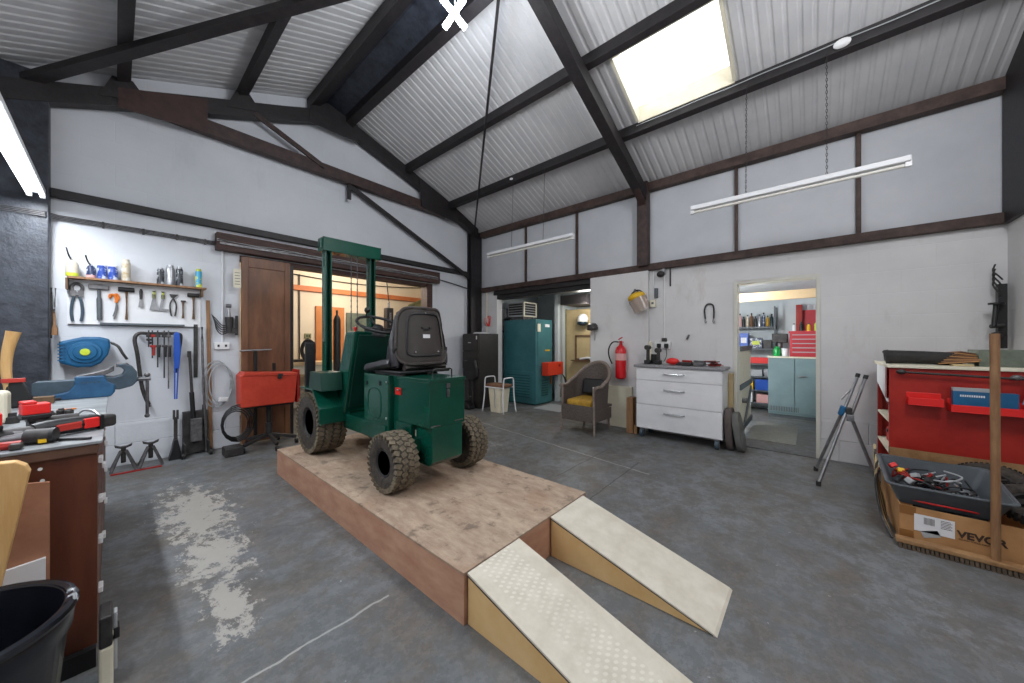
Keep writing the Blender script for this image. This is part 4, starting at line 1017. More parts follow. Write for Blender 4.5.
m = M(); m.prism([(-.05, .955), (-.05, 1.045), (-.005, 1.04), (.035, 1.055), (.045, 1.085), (.03, 1.105), (.012, 1.115), (.012, 1.132), (.04, 1.135), (.085, 1.115), (.11, 1.07), (.112, 1.0), (.085, .965), (.02, .945)], 'Y', vy0, vy1); m.build('moving_jaw', 'blue_grey', t, bev=.008)
M().prism([(.005, 1.11), (.005, 1.138), (.06, 1.138), (.075, 1.12)], 'Y', vy0+.012, vy1-.012).build('jaw_plate', 'steel_worn', t, bev=.003)
M().cyl((.10, 3.93, 1.01), (.185, 3.93, 1.01), .016, seg=12).build('screw', 'steel', t, smooth=True)
M().cyl((.165, 3.93, 1.035), (.165, 3.93, .72), .010, seg=10).build('tommy_bar', 'steel_worn', t, smooth=True)
M().ball((.165, 3.93, .72), .016, 10, 6).build('bar_end', 'steel_worn', t, smooth=True)
M().ball((.165, 3.93, 1.04), .018, 10, 6).build('bar_end', 'steel_worn', t, smooth=True)
for k in range(5): M().box(-.155+.018*k, -.147+.018*k, vy0-.0115, vy0-.0095, 1.005, 1.018).build('raised_mark', 'blue_grey', t)
# wooden axe handle thing standing on the bench
t = thing('billhook', 'short axe with curved pale wooden handle standing head down on the bench', 'axe', (-.44, 3.62, BZ))
M().tube([(-.40, 3.62, .92), (-.415, 3.62, 1.02), (-.425, 3.62, 1.12), (-.42, 3.62, 1.24), (-.40, 3.62, 1.36)], lambda q: .020+.010*q**4, 10, smooth=5).build('handle', 'pine', t, smooth=True)
M().prism([(-.45, .902), (-.33, .902), (-.335, .96), (-.37, 1.06), (-.395, 1.07), (-.42, 1.05)], 'Y', 3.60, 3.66).build('head', 'black', t, bev=.006)
M().box(-.44, -.355, 3.585, 3.60, 1.055, 1.08).build('red_guard', 'red_metal', t, bev=.003)
# jug
t = thing('oil_bottle', 'white and navy plastic bottle with red cap on the bench at the left edge', 'bottle', (-.37, 2.98, BZ))
M().box(-.50, -.34, 2.93, 3.03, BZ+.001, 1.06).build('body', 'cream', t, bev=.02, bseg=3)
M().box(-.50, -.375, 2.926, 2.930, .92, 1.055).build('label_band', 'tin_navy', t)
M().lathe([(.03, 0), (.03, .03)], (-.42, 2.98, 1.058)).build('neck', 'cream', t)
M().lathe([(.034, 0), (.034, .035), (0, .037)], (-.42, 2.98, 1.085)).build('cap', 'red_bright', t, smooth=True)
# battery tools
def driver(name, label, c, rz, mt='red_bright'):
    t = thing(name, label, 'power tool', c, rz, 'cordless tools on the workbench')
    M().tube([(-.11, 0, .035), (-.04, 0, .035), (.05, 0, .038), (.10, 0, .036)], lambda q: .030+.004*math.sin(q*PI), 12, smooth=3).build('body', 'black', t, smooth=True, local=True)
    M().cyl((.10, 0, .036), (.15, 0, .036), .020, .013, seg=14).build('chuck', 'steel_worn', t, smooth=True, local=True)
    M().box(-.03, .05, -.034, .034, .02, .052).build('side_panel', 'red_metal', t, bev=.006, local=True)
    M().box(-.150, -.09, -.030, .030, .004, .060).build('battery', 'iron', t, bev=.012, local=True)
    M().box(-.085, -.035, -.035, .035, .015, .058).build('red_band', 'red_bright', t, bev=.004, local=True)
    M().box(-.10, -.085, -.036, .036, .002, .066).build('battery_collar', 'black', t, bev=.004, local=True)
    return t
driver('cordless_wrench', 'long black and red cordless wrench lying on the bench near its right edge', (-.135, 2.42, BZ+.001), R(212))
def upright(name, label, c, rz):
    t = thing(name, label, 'power tool', c, rz, 'cordless tools on the workbench')
    M().tube([(-.07, 0, .03), (0, 0, .032), (.07, 0, .03)], .029, 12, smooth=3).build('body', 'iron', t, smooth=True, local=True)
    M().cyl((.07, 0, .03), (.12, 0, .03), .020, .015, seg=14).build('chuck', 'steel', t, smooth=True, local=True)
    M().cbox((-.05, 0, .06), (.05, .045, .04)).build('grip', 'black', t, bev=.008, local=True)
    M().box(-.09, -.01, -.034, .034, .060, .078).build('battery_foot', 'black', t, bev=.004, local=True)
    M().box(-.088, -.012, -.032, .032, .078, .125).build('battery', 'red_bright', t, bev=.005, local=True)
    M().box(-.088, -.05, -.032, .032, .125, .137).build('battery_step', 'red_bright', t, bev=.003, local=True)
    return t
upright('cordless_drill', 'cordless drill upside down with a red battery, standing on the bench behind the grinder', (-.185, 2.62, BZ+.001), R(15))
upright('cordless_drill', 'cordless drill upside down with a red battery at the left edge of the bench', (-.275, 2.36, BZ+.001), R(10))
t = thing('angle_grinder', 'grey and black power tool lying in front of the upturned drills on the bench', 'power tool', (-.19, 2.30, BZ))
M().cyl((-.225, 2.29, BZ+.030), (-.165, 2.27, BZ+.030), .029, .028, seg=14).build('body', 'iron', t, smooth=True)
M().cyl((-.225, 2.29, BZ+.030), (-.28, 2.31, BZ+.025), .020, .016, seg=12).build('handle', 'steel', t, smooth=True)
M().box(-.195, -.175, 2.246, 2.256, BZ+.008, BZ+.022).build('yellow_label', 'yellow', t)
M().lathe([(.029, 0), (.029, .012), (0, .013)], (-.165, 2.27, BZ+.031), (1, -.3, 0), 16).build('head', 'black', t, smooth=True)
t = thing('red_handled_cutter', 'flat dark tool with a worn red handle at the front left of the bench', 'tool', (-.25, 2.32, BZ))
M().tube([(-.36, 2.26, BZ+.016), (-.26, 2.235, BZ+.016), (-.23, 2.23, BZ+.016)], .015, 8, smooth=3).build('handle', 'red_dark', t, smooth=True)
M().box(-.255, -.225, 2.20, 2.24, BZ+.001, BZ+.025).build('head', 'iron', t, bev=.006)
tag(M().cyl((-.15, 2.28, BZ+.007), (-.065, 2.215, BZ+.007), .006, seg=8).build('screwdriver_bit', 'black'), 'thin black bit lying on the bench in front of the grinder', 'tool bit')
tag(M().box(-.22, -.15, 3.28, 3.29, BZ+.001, BZ+.008).build('pencil', 'orange'), 'short orange pencil on the bench in front of the vice', 'pencil')
tag(M().box(-.45, -.26, 3.70, 3.78, BZ+.001, BZ+.045).build('timber_offcut', 'wood_dark', bev=.003), 'grey timber offcut on the bench left of the vice', 'offcut')
t = thing('gear_parts', 'cluster of dark greasy metal fittings on the bench beside the bottle', 'metal parts', (-.32, 2.98, BZ))
for k in range(7):
    x = -.33+.028*k; y = 2.95+.03*((k*3) % 4)-.02*k*0; r = .022-.001*k
    M().lathe([(r, 0), (r, .03), (r*.6, .035), (r*.6, .05-.002*k), (0, .05-.002*k)], (x, y, BZ+.001), (0, 0, 1), 10).build('fitting', 'iron', t, smooth=True)
M().tube([(-.14, 2.80, BZ+.012), (-.11, 2.84, BZ+.045), (-.07, 2.82, BZ+.035), (-.05, 2.76, BZ+.012)], .007, 8, smooth=4).build('bent_wire', 'steel', t, smooth=True)
# timber and sheets leaning at the near end
t = thing('plywood_sheet', 'brown plywood offcut leaning on the end of the workbench', 'plywood', (-.4, 2.1, 0))
M().prism([(-.80, .40), (-.157, .40), (-.157, .787), (-.80, .90)], 'Y', 2.10, 2.112).build('board', 'brown_ply', t)
M().prism([(-.80, .30), (-.165, .30), (-.165, .52), (-.80, .46)], 'Y', 2.085, 2.099).build('white_sheet', 'white_paint', t)
M().prism([(-.80, .0), (-.165, .0), (-.165, .30), (-.80, .30)], 'Y', 2.085, 2.099).build('lower_sheet', 'black', t)
m = M(); m.bar((-.165, 1.66, .975), (-.235, 1.66, .40), .145, .05, up=(0, 1, 0)); m.bar((-.235, 1.66, .40), (-.28, 1.66, .001), .145, .05, up=(0, 1, 0))
m2 = M(); m2.prism([(-.42, .001), (-.32, .001), (-.187, .865), (-.195, .888), (-.215, .905), (-.33, .915)], 'Y', 1.97, 2.01)
tag(m2.build('pine_plank', 'pine', bev=.004), 'thick pale pine plank leaning at the near end of the workbench', 'plank')
# bucket
t = thing('black_bucket', 'large black rubber bucket on the floor at the bottom left corner', 'bucket', (-.315, 1.70, 0))
c = (-.315, 1.70, 0); 
prof = [(.165, .001), (.19, .10), (.222, .44), (.232, .455), (.236, .515), (.230, .53), (.216, .525), (.207, .47), (.178, .05), (0, .045)]
M().lathe(prof, c, seg=48).build('body', 'black_gloss', t, smooth=True)
M().tube([(c[0]+.230*math.cos(2*PI*k/40), c[1]+.230*math.sin(2*PI*k/40), .520) for k in range(40)], .014, 8, closed=True).build('rim', 'black_gloss', t, smooth=True)
M().tube([(c[0]+.236*math.cos(a), c[1]+.236*math.sin(a), .50-.05*math.sin((a-R(20))/R(60)*PI)) for a in (R(20+60*k/8) for k in range(9))], .012, 8).build('handle', 'black_gloss', t, smooth=True)
# canister beside the bench
t = thing('floor_canister', 'beige and black case standing on the floor against the bench drawers', 'case', (-.02, 2.04, 0))
M().box(-.040, -.004, 1.98, 2.10, .001, .16).build('body', 'cream', t, bev=.008)
M().box(-.040, -.006, 1.98, 2.10, .16, .275).build('upper_shell', 'iron', t, bev=.006)
M().box(-.004, .006, 2.02, 2.06, .04, .26).build('strap', 'grey_light', t, bev=.003)
M().box(-.004, .012, 2.015, 2.065, .16, .20).build('clip', 'black', t, bev=.003)
# ================================================================ FAR CORNER
# welder on a castor base in front of the sliding door
t = thing('welder', 'red box on a black castor base beside the sliding door', 'welder', (1.25, 5.05, 0))
m = M(); m.prism([(.95, .53), (1.50, .53), (1.53, .90), (.98, .935), (.945, .90)], 'Y', 4.96, 5.20); m.build('body', 'red_welder', t, bev=.010)
M().prism([(.965, .90), (1.52, .87), (1.53, .905), (.98, .94)], 'Y', 4.95, 5.21).build('lid', 'red_welder', t, bev=.006)
M().box(1.53, 1.56, 4.98, 5.18, .52, .94).build('end_cheek', 'red_dark', t, bev=.004)
m = M(); m.cyl((1.33, 4.96, .86), (1.33, 4.93, .86), .022, seg=12); m.box(1.31, 1.36, 4.93, 4.95, .875, .905); m.build('catch', 'iron', t)
M().cyl((1.25, 5.08, .53), (1.25, 5.08, .16), .030, .024, seg=14).build('gas_column', 'black', t, smooth=True)
M().cyl((1.25, 5.08, .30), (1.25, 5.08, .14), .038, seg=14).build('hub', 'iron', t, smooth=True)
for k in range(5):
    a = R(72*k+200); d = Vector((math.cos(a), math.sin(a), 0)); c = Vector((1.25, 5.08, 0))
    if c.y+d.y*.3 > 5.36: d = d*.86
    M().bar(c+Vector((0, 0, .155)), c+d*.29+Vector((0, 0, .085)), .035, .04).build('leg', 'iron', t, bev=.006)
    q = c+d*.29
    M().cyl((q.x-.014, q.y, .030), (q.x+.014, q.y, .030), .029, seg=14).build('castor', 'black', t, smooth=True)
M().box(1.0, 1.5, 5.0, 5.18, .505, .53).build('base_tray', 'black', t)
m = M(); m.box(1.14, 1.175, 5.26, 5.30, .1, 1.18); m.build('post', 'black', t, bev=.004)
M().cyl((1.0, 5.28, 1.185), (1.33, 5.28, 1.195), .012, seg=10).build('top_bar', 'steel', t, smooth=True)
M().box(1.30, 1.335, 5.12, 5.14, .93, 1.03).build('lever', 'black', t, bev=.004)
t = thing('welding_cable', 'loops of black cable hanging from the red welder down to the floor', 'cable coil', (.88, 5.02, 0))
for k in range(4):
    c = Vector((.93-.01*k, 4.99-.014*k, .36)); M().tube([c+Vector((math.cos(2*PI*i/16)*(.15-.012*k), 0, math.sin(2*PI*i/16)*(.21-.02*k))) for i in range(16)], .0085, 6, closed=True).build('loop', 'black', t, smooth=True)
M().box(.80, .97, 4.92, 5.10, .001, .10).build('transformer', 'iron', t, bev=.01)

# filing cabinet
t = thing('filing_cabinet', 'dark brown filing cabinet in the far corner', 'filing cabinet', (4.87, 5.0, 0))
M().box(4.60, 5.13, 4.83, 5.30, .001, 1.455).build('carcass', 'cabinet_black', t, bev=.004)
zs = [(1.12, 1.44), (.77, 1.10), (.42, .75), (.05, .40)]
for k, (z0, z1) in enumerate(zs):
    x0 = 4.575 if k < 2 else 4.59
    d = M().box(x0, 4.60, 4.84, 5.29, z0, z1).build('drawer', 'cabinet_black', t, bev=.004)
    M().box(x0-.014, x0-.002, 5.03, 5.12, (z0+z1)/2-.012, (z0+z1)/2+.006).build('handle', 'chrome', d, bev=.002)
    if k == 0: M().box(x0-.003, x0, 4.87, 4.90, z1-.10, z1-.03).build('label_holder', 'white_plastic', d)
t = thing('lumbar_cushion', 'black padded seat cushion leaning against the front of the filing cabinet', 'cushion', (4.55, 4.98, 0))
M().prism([(4.90, .55), (4.82, .62), (4.83, .80), (4.87, .95), (5.14, .95), (5.2, .8), (5.2, .62), (5.14, .55)], 'X', 4.50, 4.568).build('pad', 'black', t, bev=.02, bseg=3)
M().box(4.52, 4.55, 4.93, 4.96, .10, .55).build('post', 'iron', t); M().box(4.52, 4.55, 5.05, 5.08, .10, .55).build('post', 'iron', t)
M().prism([(4.90, .001), (4.90, .06), (5.0, .13), (5.13, .13), (5.13, .001)], 'X', 4.40, 4.56).build('foot', 'black', t, bev=.02)
t = thing('paper_pile', 'pile of papers and dark folder lying on the filing cabinet', 'papers', (4.8, 4.98, 1.456))
for k in range(5): M().cbox((4.78+.02*k, 4.98+.01*k, 1.461+.007*k), (.24, .20, .005), (0, 0, R(8*k-15))).build('sheet', 'label_white' if k < 4 else 'iron', t)
t = thing('wall_phone', 'small pink box with a red looped cord on the corner column above the filing cabinet', 'phone', (5.0, 5.18, 1.6))
M().box(5.09, 5.138, 5.16, 5.195, 1.66, 1.80).build('box', 'tin_pink', t, bev=.006)
for k in range(3): M().tube([(5.10-.0*k, 5.15, 1.72), (5.12, 5.12-.02*k, 1.62), (5.13, 5.10-.02*k, 1.76+.03*k), (5.13, 5.14, 1.82)], .006, 6, smooth=4).build('cord', 'red_bright', t, smooth=True)
tag(M().cyl((5.135, 5.17, 1.5), (5.135, 5.17, 2.33), .012, seg=8).build('conduit', 'cream'), 'pale vertical pipe in the far corner beside the black column', 'pipe')

# commode chair with tub
t = thing('commode_frame', 'white tubular frame chair with a brown cushion holding a cream bin', 'chair', (4.66, 4.42, 0))
F0, F1, E0, E1 = 4.53, 4.83, 4.15, 4.62        # X range, Y range
for y in (E0, E1):
    s_ = -1 if y == E0 else 1
    M().tube([(F0-.02, y+s_*.03, .002), (F0, y, .30), (F0+.01, y, .50), (F0+.02, y, .60), (F0+.06, y, .635), (F1-.06, y, .635), (F1-.02, y, .60), (F1-.01, y, .50), (F1, y, .3), (F1+.02, y+s_*.03, .002)], .012, 8, smooth=4).build('side_frame', 'white_paint', t, smooth=True)
for x in (F0, F1): M().cyl((x, E0, .46), (x, E1, .46), .011, seg=8).build('cross_bar', 'white_paint', t, smooth=True)
M().box(F0+.02, F1-.02, E0+.02, E1-.02, .465, .52).build('seat', 'cloth_brown', t, bev=.018, bseg=3)
for q, (x, y) in enumerate(((F0-.02, E0-.03), (F0-.02, E1+.03), (F1+.02, E0-.03), (F1+.02, E1+.03))): M().cyl((x, y, .001), (x, y, .03), .017, seg=10).build('ferrule', 'grey_light', t)
t = thing('cream_bin', 'cream plastic bin standing under the white frame chair', 'bin', (4.66, 4.39, 0))
def rr(cx, cy, hx, hy, r=.03, n=4):
    P = []
    for sx, sy, a0 in ((1, 1, 0), (-1, 1, 90), (-1, -1, 180), (1, -1, 270)):
        for k in range(n+1):
            a = R(a0+90*k/n); P.append((cx+sx*(hx-r)+r*math.cos(a), cy+sy*(hy-r)+r*math.sin(a)))
    return P
def bin_shape(m, cx, cy, b, tp, z0, z1, th=.006, r=.03):
    """open tapered bin: b,tp = half sizes at base and top"""
    o0, o1 = rr(cx, cy, *b, r), rr(cx, cy, *tp, r); i0, i1 = rr(cx, cy, b[0]-th, b[1]-th, r), rr(cx, cy, tp[0]-th, tp[1]-th, r); n = len(o0)
    vs = [(x, y, z0) for x, y in o0]+[(x, y, z1) for x, y in o1]+[(x, y, z1) for x, y in i1]+[(x, y, z0+th) for x, y in i0]
    fs = []
    for k in range(3): fs += [(k*n+i, k*n+(i+1) % n, (k+1)*n+(i+1) % n, (k+1)*n+i) for i in range(n)]
    fs += [list(range(n))[::-1], list(range(3*n, 4*n))]
    m.add(vs, fs)
m = M(); bin_shape(m, 4.68, 4.385, (.10, .135), (.128, .17), .001, .44); m.build('tub', 'cream', t, smooth=True)
M().tube([(4.545, 4.385, .44), (4.548, 4.37, .3), (4.560, 4.39, .2), (4.57, 4.38, .08)], .008, 6, smooth=4).build('cord', 'grey_light', t)

# ================================================================ BOILER ALCOVE
MT['burner_red'] = mat('burner_red', '#d63a20', rough=.45)
t = thing('boiler', 'tall teal boiler cabinet in the alcove', 'boiler', (5.85, 4.65, 0))
M().box(5.56, 6.14, 4.20, 5.06, .03, 1.755).build('cabinet', 'teal', t, bev=.006)
M().box(5.60, 6.12, 4.23, 5.04, .001, .03).build('plinth', 'teal_dark', t)
M().box(5.545, 5.56, 4.26, 5.04, .10, .68).build('access_panel', 'teal', t, bev=.004)
for k in range(9): M().box(5.540, 5.546, 4.34, 4.96, .15+.055*k, .168+.055*k).build('louvre', 'teal_dark', t)
M().box(5.62, 6.08, 4.187, 4.20, .78, 1.70).build('front_panel', 'teal', t, bev=.004)
for k in range(7): M().box(5.76, 5.98, 4.190, 4.199, .18+.05*k, .198+.05*k).build('louvre', 'teal_dark', t)
M().box(5.60, 5.70, 4.178, 4.187, 1.50, 1.66).build('white_tag', 'cream', t); M().box(5.86, 6.02, 4.180, 4.187, 1.60, 1.66).build('white_sticker', 'label_white', t)
M().box(5.86, 6.03, 4.180, 4.187, 1.10, 1.13).build('yellow_sticker', 'yellow', t)
bn = M().box(5.74, 6.30, 4.02, 4.185, .60, .87).build('burner', MT['burner_red'], t, bev=.012)
M().cyl((6.15, 4.02, .80), (6.15, 4.01, .80), .03, seg=14).build('dial', 'red_dark', bn)
M().cyl((5.95, 4.10, .60), (5.98, 4.12, .42), .02, seg=10).build('fuel_pipe', 'copper', bn)
t = thing('warm_air_head', 'louvred outlet box on top of the teal boiler', 'air outlet', (5.85, 4.8, 1.76))
M().box(5.62, 6.05, 4.56, 5.0, 1.83, 2.13).build('plenum', 'grey_light', t, bev=.004)
for k in range(5):
    z = 1.86+.052*k
    M().cbox((5.617, 4.78, z+.02), (.012, .38, .034), (0, R(25), 0)).build('louvre', 'iron', t)
    M().cbox((5.835, 4.557, z+.02), (.36, .012, .034), (R(-25), 0, 0)).build('louvre', 'iron', t)
m = M(); m.box(5.61, 6.06, 4.548, 4.56, 1.825, 1.845); m.box(5.61, 6.06, 4.548, 4.56, 2.115, 2.135); m.box(5.61, 5.65, 4.548, 4.56, 1.845, 2.115); m.box(6.02, 6.06, 4.548, 4.56, 1.845, 2.115); m.build('front_frame', 'cream', t)
M().box(5.66, 6.0, 4.6, 4.96, 1.757, 1.83).build('neck', 'steel_worn', t)
t = thing('duct_elbow', 'short silver duct beside the louvred outlet box', 'duct', (5.72, 5.12, 1.76))
M().prism([(5.02, 1.80), (5.02, 2.02), (5.20, 1.98), (5.26, 1.78)], 'X', 5.56, 5.85).build('duct', 'steel', t, bev=.006)
M().box(5.6, 5.8, 5.10, 5.22, 1.5, 1.79).build('duct_drop', 'steel_worn', t)
t = thing('display_board', 'tall buff board with a shelf behind the boiler alcove', 'board', (6.6, 3.8, 0))
M().box(6.62, 6.65, 3.30, 4.16, .001, 2.00).build('panel', 'skin_board', t)
M().box(6.60, 6.655, 4.14, 4.18, .001, 2.02).build('edge_post', 'olive', t)
m = M(); m.box(6.50, 6.618, 3.42, 3.96, .88, .90); m.box(6.60, 6.615, 3.45, 3.47, .3, .88); m.build('ledge', 'wood_dark', t)
t = thing('framed_mirror', 'small dark framed picture resting on the ledge in the alcove', 'picture frame', (6.59, 3.7, .92))
for a in ((3.50, 3.53, .92, 1.42), (3.86, 3.89, .92, 1.42), (3.50, 3.89, .90, .935), (3.50, 3.89, 1.40, 1.44)): M().box(6.57, 6.594, *a[:2], *a[2:]).build('frame', 'wood_dark', t)
M().box(6.588, 6.594, 3.53, 3.86, .93, 1.41).build('picture', 'skin_board', t)
tag(M().tube([(6.53, 3.45, .925), (6.52, 3.55, .955), (6.53, 3.66, .94), (6.53, 3.75, .925)], .025, 8, smooth=4).build('rag', 'white_felt', smooth=True), 'white rag lying on the ledge in the alcove', 'rag')
t = thing('crash_helmet', 'white helmet with a dark visor hanging on the buff board', 'helmet', (6.52, 3.68, 1.6))
M().ball((6.50, 3.66, 1.76), (.11, .12, .13), 16, 10).build('shell', 'white_plastic', t, smooth=True)
M().ball((6.495, 3.665, 1.69), (.112, .122, .06), 14, 8).build('visor', 'glass_dark', t, smooth=True)
tag(M().box(6.0, 6.7, 3.3, 3.9, 2.05, 2.24).build('alcove_beam', SD, bev=.004) , 'dark steel beam under the ribbed ceiling of the boiler alcove', 'beam')
tag(M().box(5.35, 5.95, 3.5, 4.1, .001, .008).build('grey_board', 'grey_light'), 'pale grey flat board on the floor in front of the boiler', 'board')
t = thing('fuel_hose', 'tangle of black hoses hanging below the red burner', 'hose', (6.25, 4.0, .1))
for k in range(4): M().tube([(6.18, 3.98-.02*k, .62-.02*k), (6.26, 3.93, .50-.03*k), (6.24+.02*k, 3.90-.02*k, .36), (6.20, 3.94, .30-.02*k), (6.16, 3.98, .42), (6.2, 4.02, .12)], .010, 6, smooth=4).build('hose', 'iron', t, smooth=True)
for y, m_ in ((4.30, 'white_paint'),):
    tag(M().cyl((6.40, 4.12, 0), (6.40, 4.12, 2.44), .018, seg=10).build('downpipe', 'grey_light'), 'thin grey pipe running up the white wall beside the boiler', 'pipe')

# ================================================================ DOORWAY WALL
XW = XB-.062
# cap on hook, extinguisher, visor
t = thing('dark_hat', 'dark cap hanging on the wall at the edge of the alcove', 'cap', (5.03, 2.64, 1.4))
M().lathe([(.0, .095), (.06, .085), (.085, .05), (.09, .0), (.07, -.01), (0, -.01)], (5.03, 2.66, 1.50), (-.25, 0, .97), 16).build('crown', 'iron', t, smooth=True)
M().ball((5.0, 2.63, 1.495), (.085, .075, .012), 14, 6).build('brim', 'iron', t, smooth=True)
M().tube([(5.06, 2.64, 1.49), (5.06, 2.635, 1.40), (5.065, 2.64, 1.32)], .008, 6, smooth=3).build('strap', 'grey_light', t)
t = thing('fire_extinguisher', 'red fire extinguisher hung on the wall behind the wicker chair', 'fire extinguisher', (4.99, 2.17, .72))
c = (4.99, 2.17, .74)
M().lathe([(.0, 0), (.06, .0), (.078, .02), (.080, .42), (.065, .47), (.03, .50), (.022, .53), (0, .53)], c, seg=24).build('body', 'red_gloss', t, smooth=True)
M().lathe([(.0812, .28), (.0812, .38)], c, seg=24).build('label_band', 'tin_pink', t, smooth=True)
M().cyl((4.99, 2.17, 1.26), (4.99, 2.17, 1.31), .02, seg=12).build('valve', 'red_gloss', t)
M().bar((4.96, 2.19, 1.33), (4.90, 2.11, 1.36), .02, .01).build('lever', 'red_gloss', t); M().bar((4.97, 2.18, 1.30), (4.93, 2.10, 1.29), .02, .01).build('carry_handle', 'red_gloss', t)
M().tube([(4.99, 2.19, 1.29), (4.96, 2.28, 1.29), (4.94, 2.335, 1.20), (4.95, 2.34, 1.08), (4.97, 2.30, .96)], .011, 8, smooth=5).build('hose', 'black', t, smooth=True)
M().box(5.065, 5.086, 2.14, 2.20, 1.08, 1.18).build('bracket', 'iron', t)
t = thing('face_shield', 'yellow face shield with clear brown visor hanging on the wall', 'face shield', (5.02, 1.92, 1.68))
TS = Matrix.Translation((XW-.03, 1.935, 1.93)) @ Matrix.Rotation(R(-16), 4, 'X')
m = M(); m.T = TS; m.ball((-.045, 0, .025), (.09, .130, .066), 18, 10); m.build('brow_guard', 'yellow', t, smooth=True)
def vis(u, v):
    q = (u-.5)*2; an = q*PI*.47
    return (-.02-math.cos(an)*(.115-.02*v), math.sin(an)*(.135-.012*v), -.01-.205*v*(1-.38*abs(q)**3))
m = M(); m.T = TS @ Matrix.Rotation(R(-8), 4, 'X'); m.grid(vis, 20, 8, .003); m.build('visor', 'visor', t, smooth=True)
m = M(); m.T = TS; m.tube([(0, .10, .0), (0, .095, .07), (0, .04, .12), (0, -.04, .12), (0, -.095, .06), (0, -.105, .0)], .009, 6, smooth=4); m.build('headband', 'black', t, smooth=True)
m = M(); m.T = TS; m.tube([(.0, .05, .05), (-.01, .01, .15), (0, -.03, .10), (0, -.06, .05)], .006, 6, smooth=4); m.build('headband', 'iron', t, smooth=True)
m = M(); m.T = TS; m.ball((-.03, .118, .02), (.03, .012, .02), 10, 6); m.build('ratchet_knob', 'black', t, smooth=True)
XC = XB-.001
t = thing('socket_run', 'conduits and sockets running down the wall left of the doorway', 'socket', (5.12, 1.6, 1.1))
M().cyl((XC-.012, 1.735, 1.92), (XC-.012, 1.735, 2.33), .008, seg=8).build('conduit', 'white_plastic', t); M().cyl((XC-.012, 1.585, 1.30), (XC-.012, 1.585, 2.33), .008, seg=8).build('conduit', 'white_plastic', t)
M().box(XC-.05, XC, 1.70, 1.78, 1.80, 1.90).build('switch_box', 'cream', t, bev=.004); M().box(XC-.04, XC, 1.675, 1.72, 1.93, 2.07).build('grey_box', 'grey_plastic', t, bev=.004)
M().box(XC-.055, XC-.05, 1.725, 1.755, 1.84, 1.87).build('switch', 'grey_plastic', t)
M().box(XC-.03, XC, 1.50, 1.72, 1.20, 1.30).build('socket_plate', 'white_plastic', t, bev=.004)
for y in (1.65, 1.55):
    M().box(XC-.075, XC-.03, y-.025, y+.025, 1.21, 1.27).build('plug', 'black', t, bev=.008)
    M().tube([(XC-.06, y, 1.21), (XC-.07, y-.01, 1.10), (XC-.09, y+.02, 1.02)], .005, 6, smooth=3).build('lead', 'iron', t)
M().box(XC-.05, XC, 1.555, 1.615, 1.30, 1.35).build('spur_box', 'iron', t, bev=.004)
t = thing('wall_sensor', 'small dark round lamp hanging under the wall rail above the face shield', 'lamp', (5.05, 1.6, 2.2))
M().ball((5.05, 1.61, 2.25), (.045, .055, .045), 14, 8).build('head', 'iron', t, smooth=True); M().box(5.07, XC, 1.57, 1.60, 2.25, 2.33).build('bracket', 'grey_light', t)
tag(M().box(XC-.02, XC, 1.50, 1.515, 2.08, 2.34).build('hanging_bar', 'iron'), 'short dark rod hanging from the wall rail right of the round lamp', 'rod')
t = thing('bike_lock', 'black U-shaped strap hanging on the white wall left of the doorway', 'strap', (5.11, 1.02, 1.5))
M().tube([(XC-.02, 1.065, 1.60), (XC-.02, 1.075, 1.72), (XC-.02, 1.05, 1.785), (XC-.02, 1.01, 1.795), (XC-.02, .975, 1.77), (XC-.02, .965, 1.70), (XC-.02, .968, 1.60)], .009, 8, smooth=5).build('loop', 'black', t, smooth=True)
for y in (1.062, .97):
    M().tube([(XC-.02, y, 1.60), (XC-.02, y+.008, 1.56), (XC-.02, y-.004, 1.545), (XC-.02, y-.012, 1.57)], .006, 6, smooth=3).build('hook', 'steel', t, smooth=True)
tag(M().cbox((XC-.012, 1.28, 1.36), (.02, .02, .07), (R(25), 0, 0)).build('wall_hook', 'steel_worn'), 'small bent metal hook on the wall above the white drawer unit', 'hook')
tag(M().box(XC-.035, XC-.001, 1.76, 1.798, .001, 1.30).build('cream_post', 'cream', bev=.004), 'slim cream post against the wall beside the extinguisher', 'post')

# wicker armchair
t = thing('wicker_chair', 'brown wicker armchair with a mustard seat cushion', 'armchair', (4.60, 2.50, 0))
cx, cy = 4.62, 2.50
def chair_wall(u, v):
    """tub side from front-left arm round the back to the front-right arm; v up"""
    a = (u-.5)*2; ang = a*R(118); 
    rx, ry = .30, .255
    x = cx+math.cos(ang)*rx*(1 if abs(ang) < R(90) else 1.15); y = cy+math.sin(ang)*ry*(1.0)
    if abs(ang) > R(78): y = cy+math.copysign(ry*.99, ang); x = cx+math.cos(R(78))*rx-(abs(ang)-R(78))/R(40)*.40
    top = .66+.32*max(0, math.cos(ang*.80))**1.6 if abs(ang) < R(100) else .66
    top -= .0
    x += .08*max(0, (v*top-.4))*max(0, math.cos(ang))
    y += (1 if ang > 0 else -1)*.03*v*abs(math.sin(ang))
    return (x, y, .30+(top-.30)*v)
m = M(); m.grid(chair_wall, 40, 10, .018); m.build('back_and_arms', 'wicker', t, smooth=True)
ed = [Vector(chair_wall(i/40, 1)) for i in range(41)]
M().tube(ed, .026, 10).build('rolled_edge', 'wicker_edge', t, smooth=True)
fx = cx+math.cos(R(78))*.30-.40
m = M(); m.box(fx-.012, fx+.006, cy-.255, cy+.255, .18, .40); m.build('front_apron', 'wicker', t, bev=.006)
for s_ in (-1, 1): M().box(fx, cx+.18, cy+s_*.262-.008, cy+s_*.262+.008, .18, .34).build('side_apron', 'wicker', t, bev=.004)
M().box(fx, cx+.25, cy-.245, cy+.245, .34, .37).build('seat', 'wicker', t)
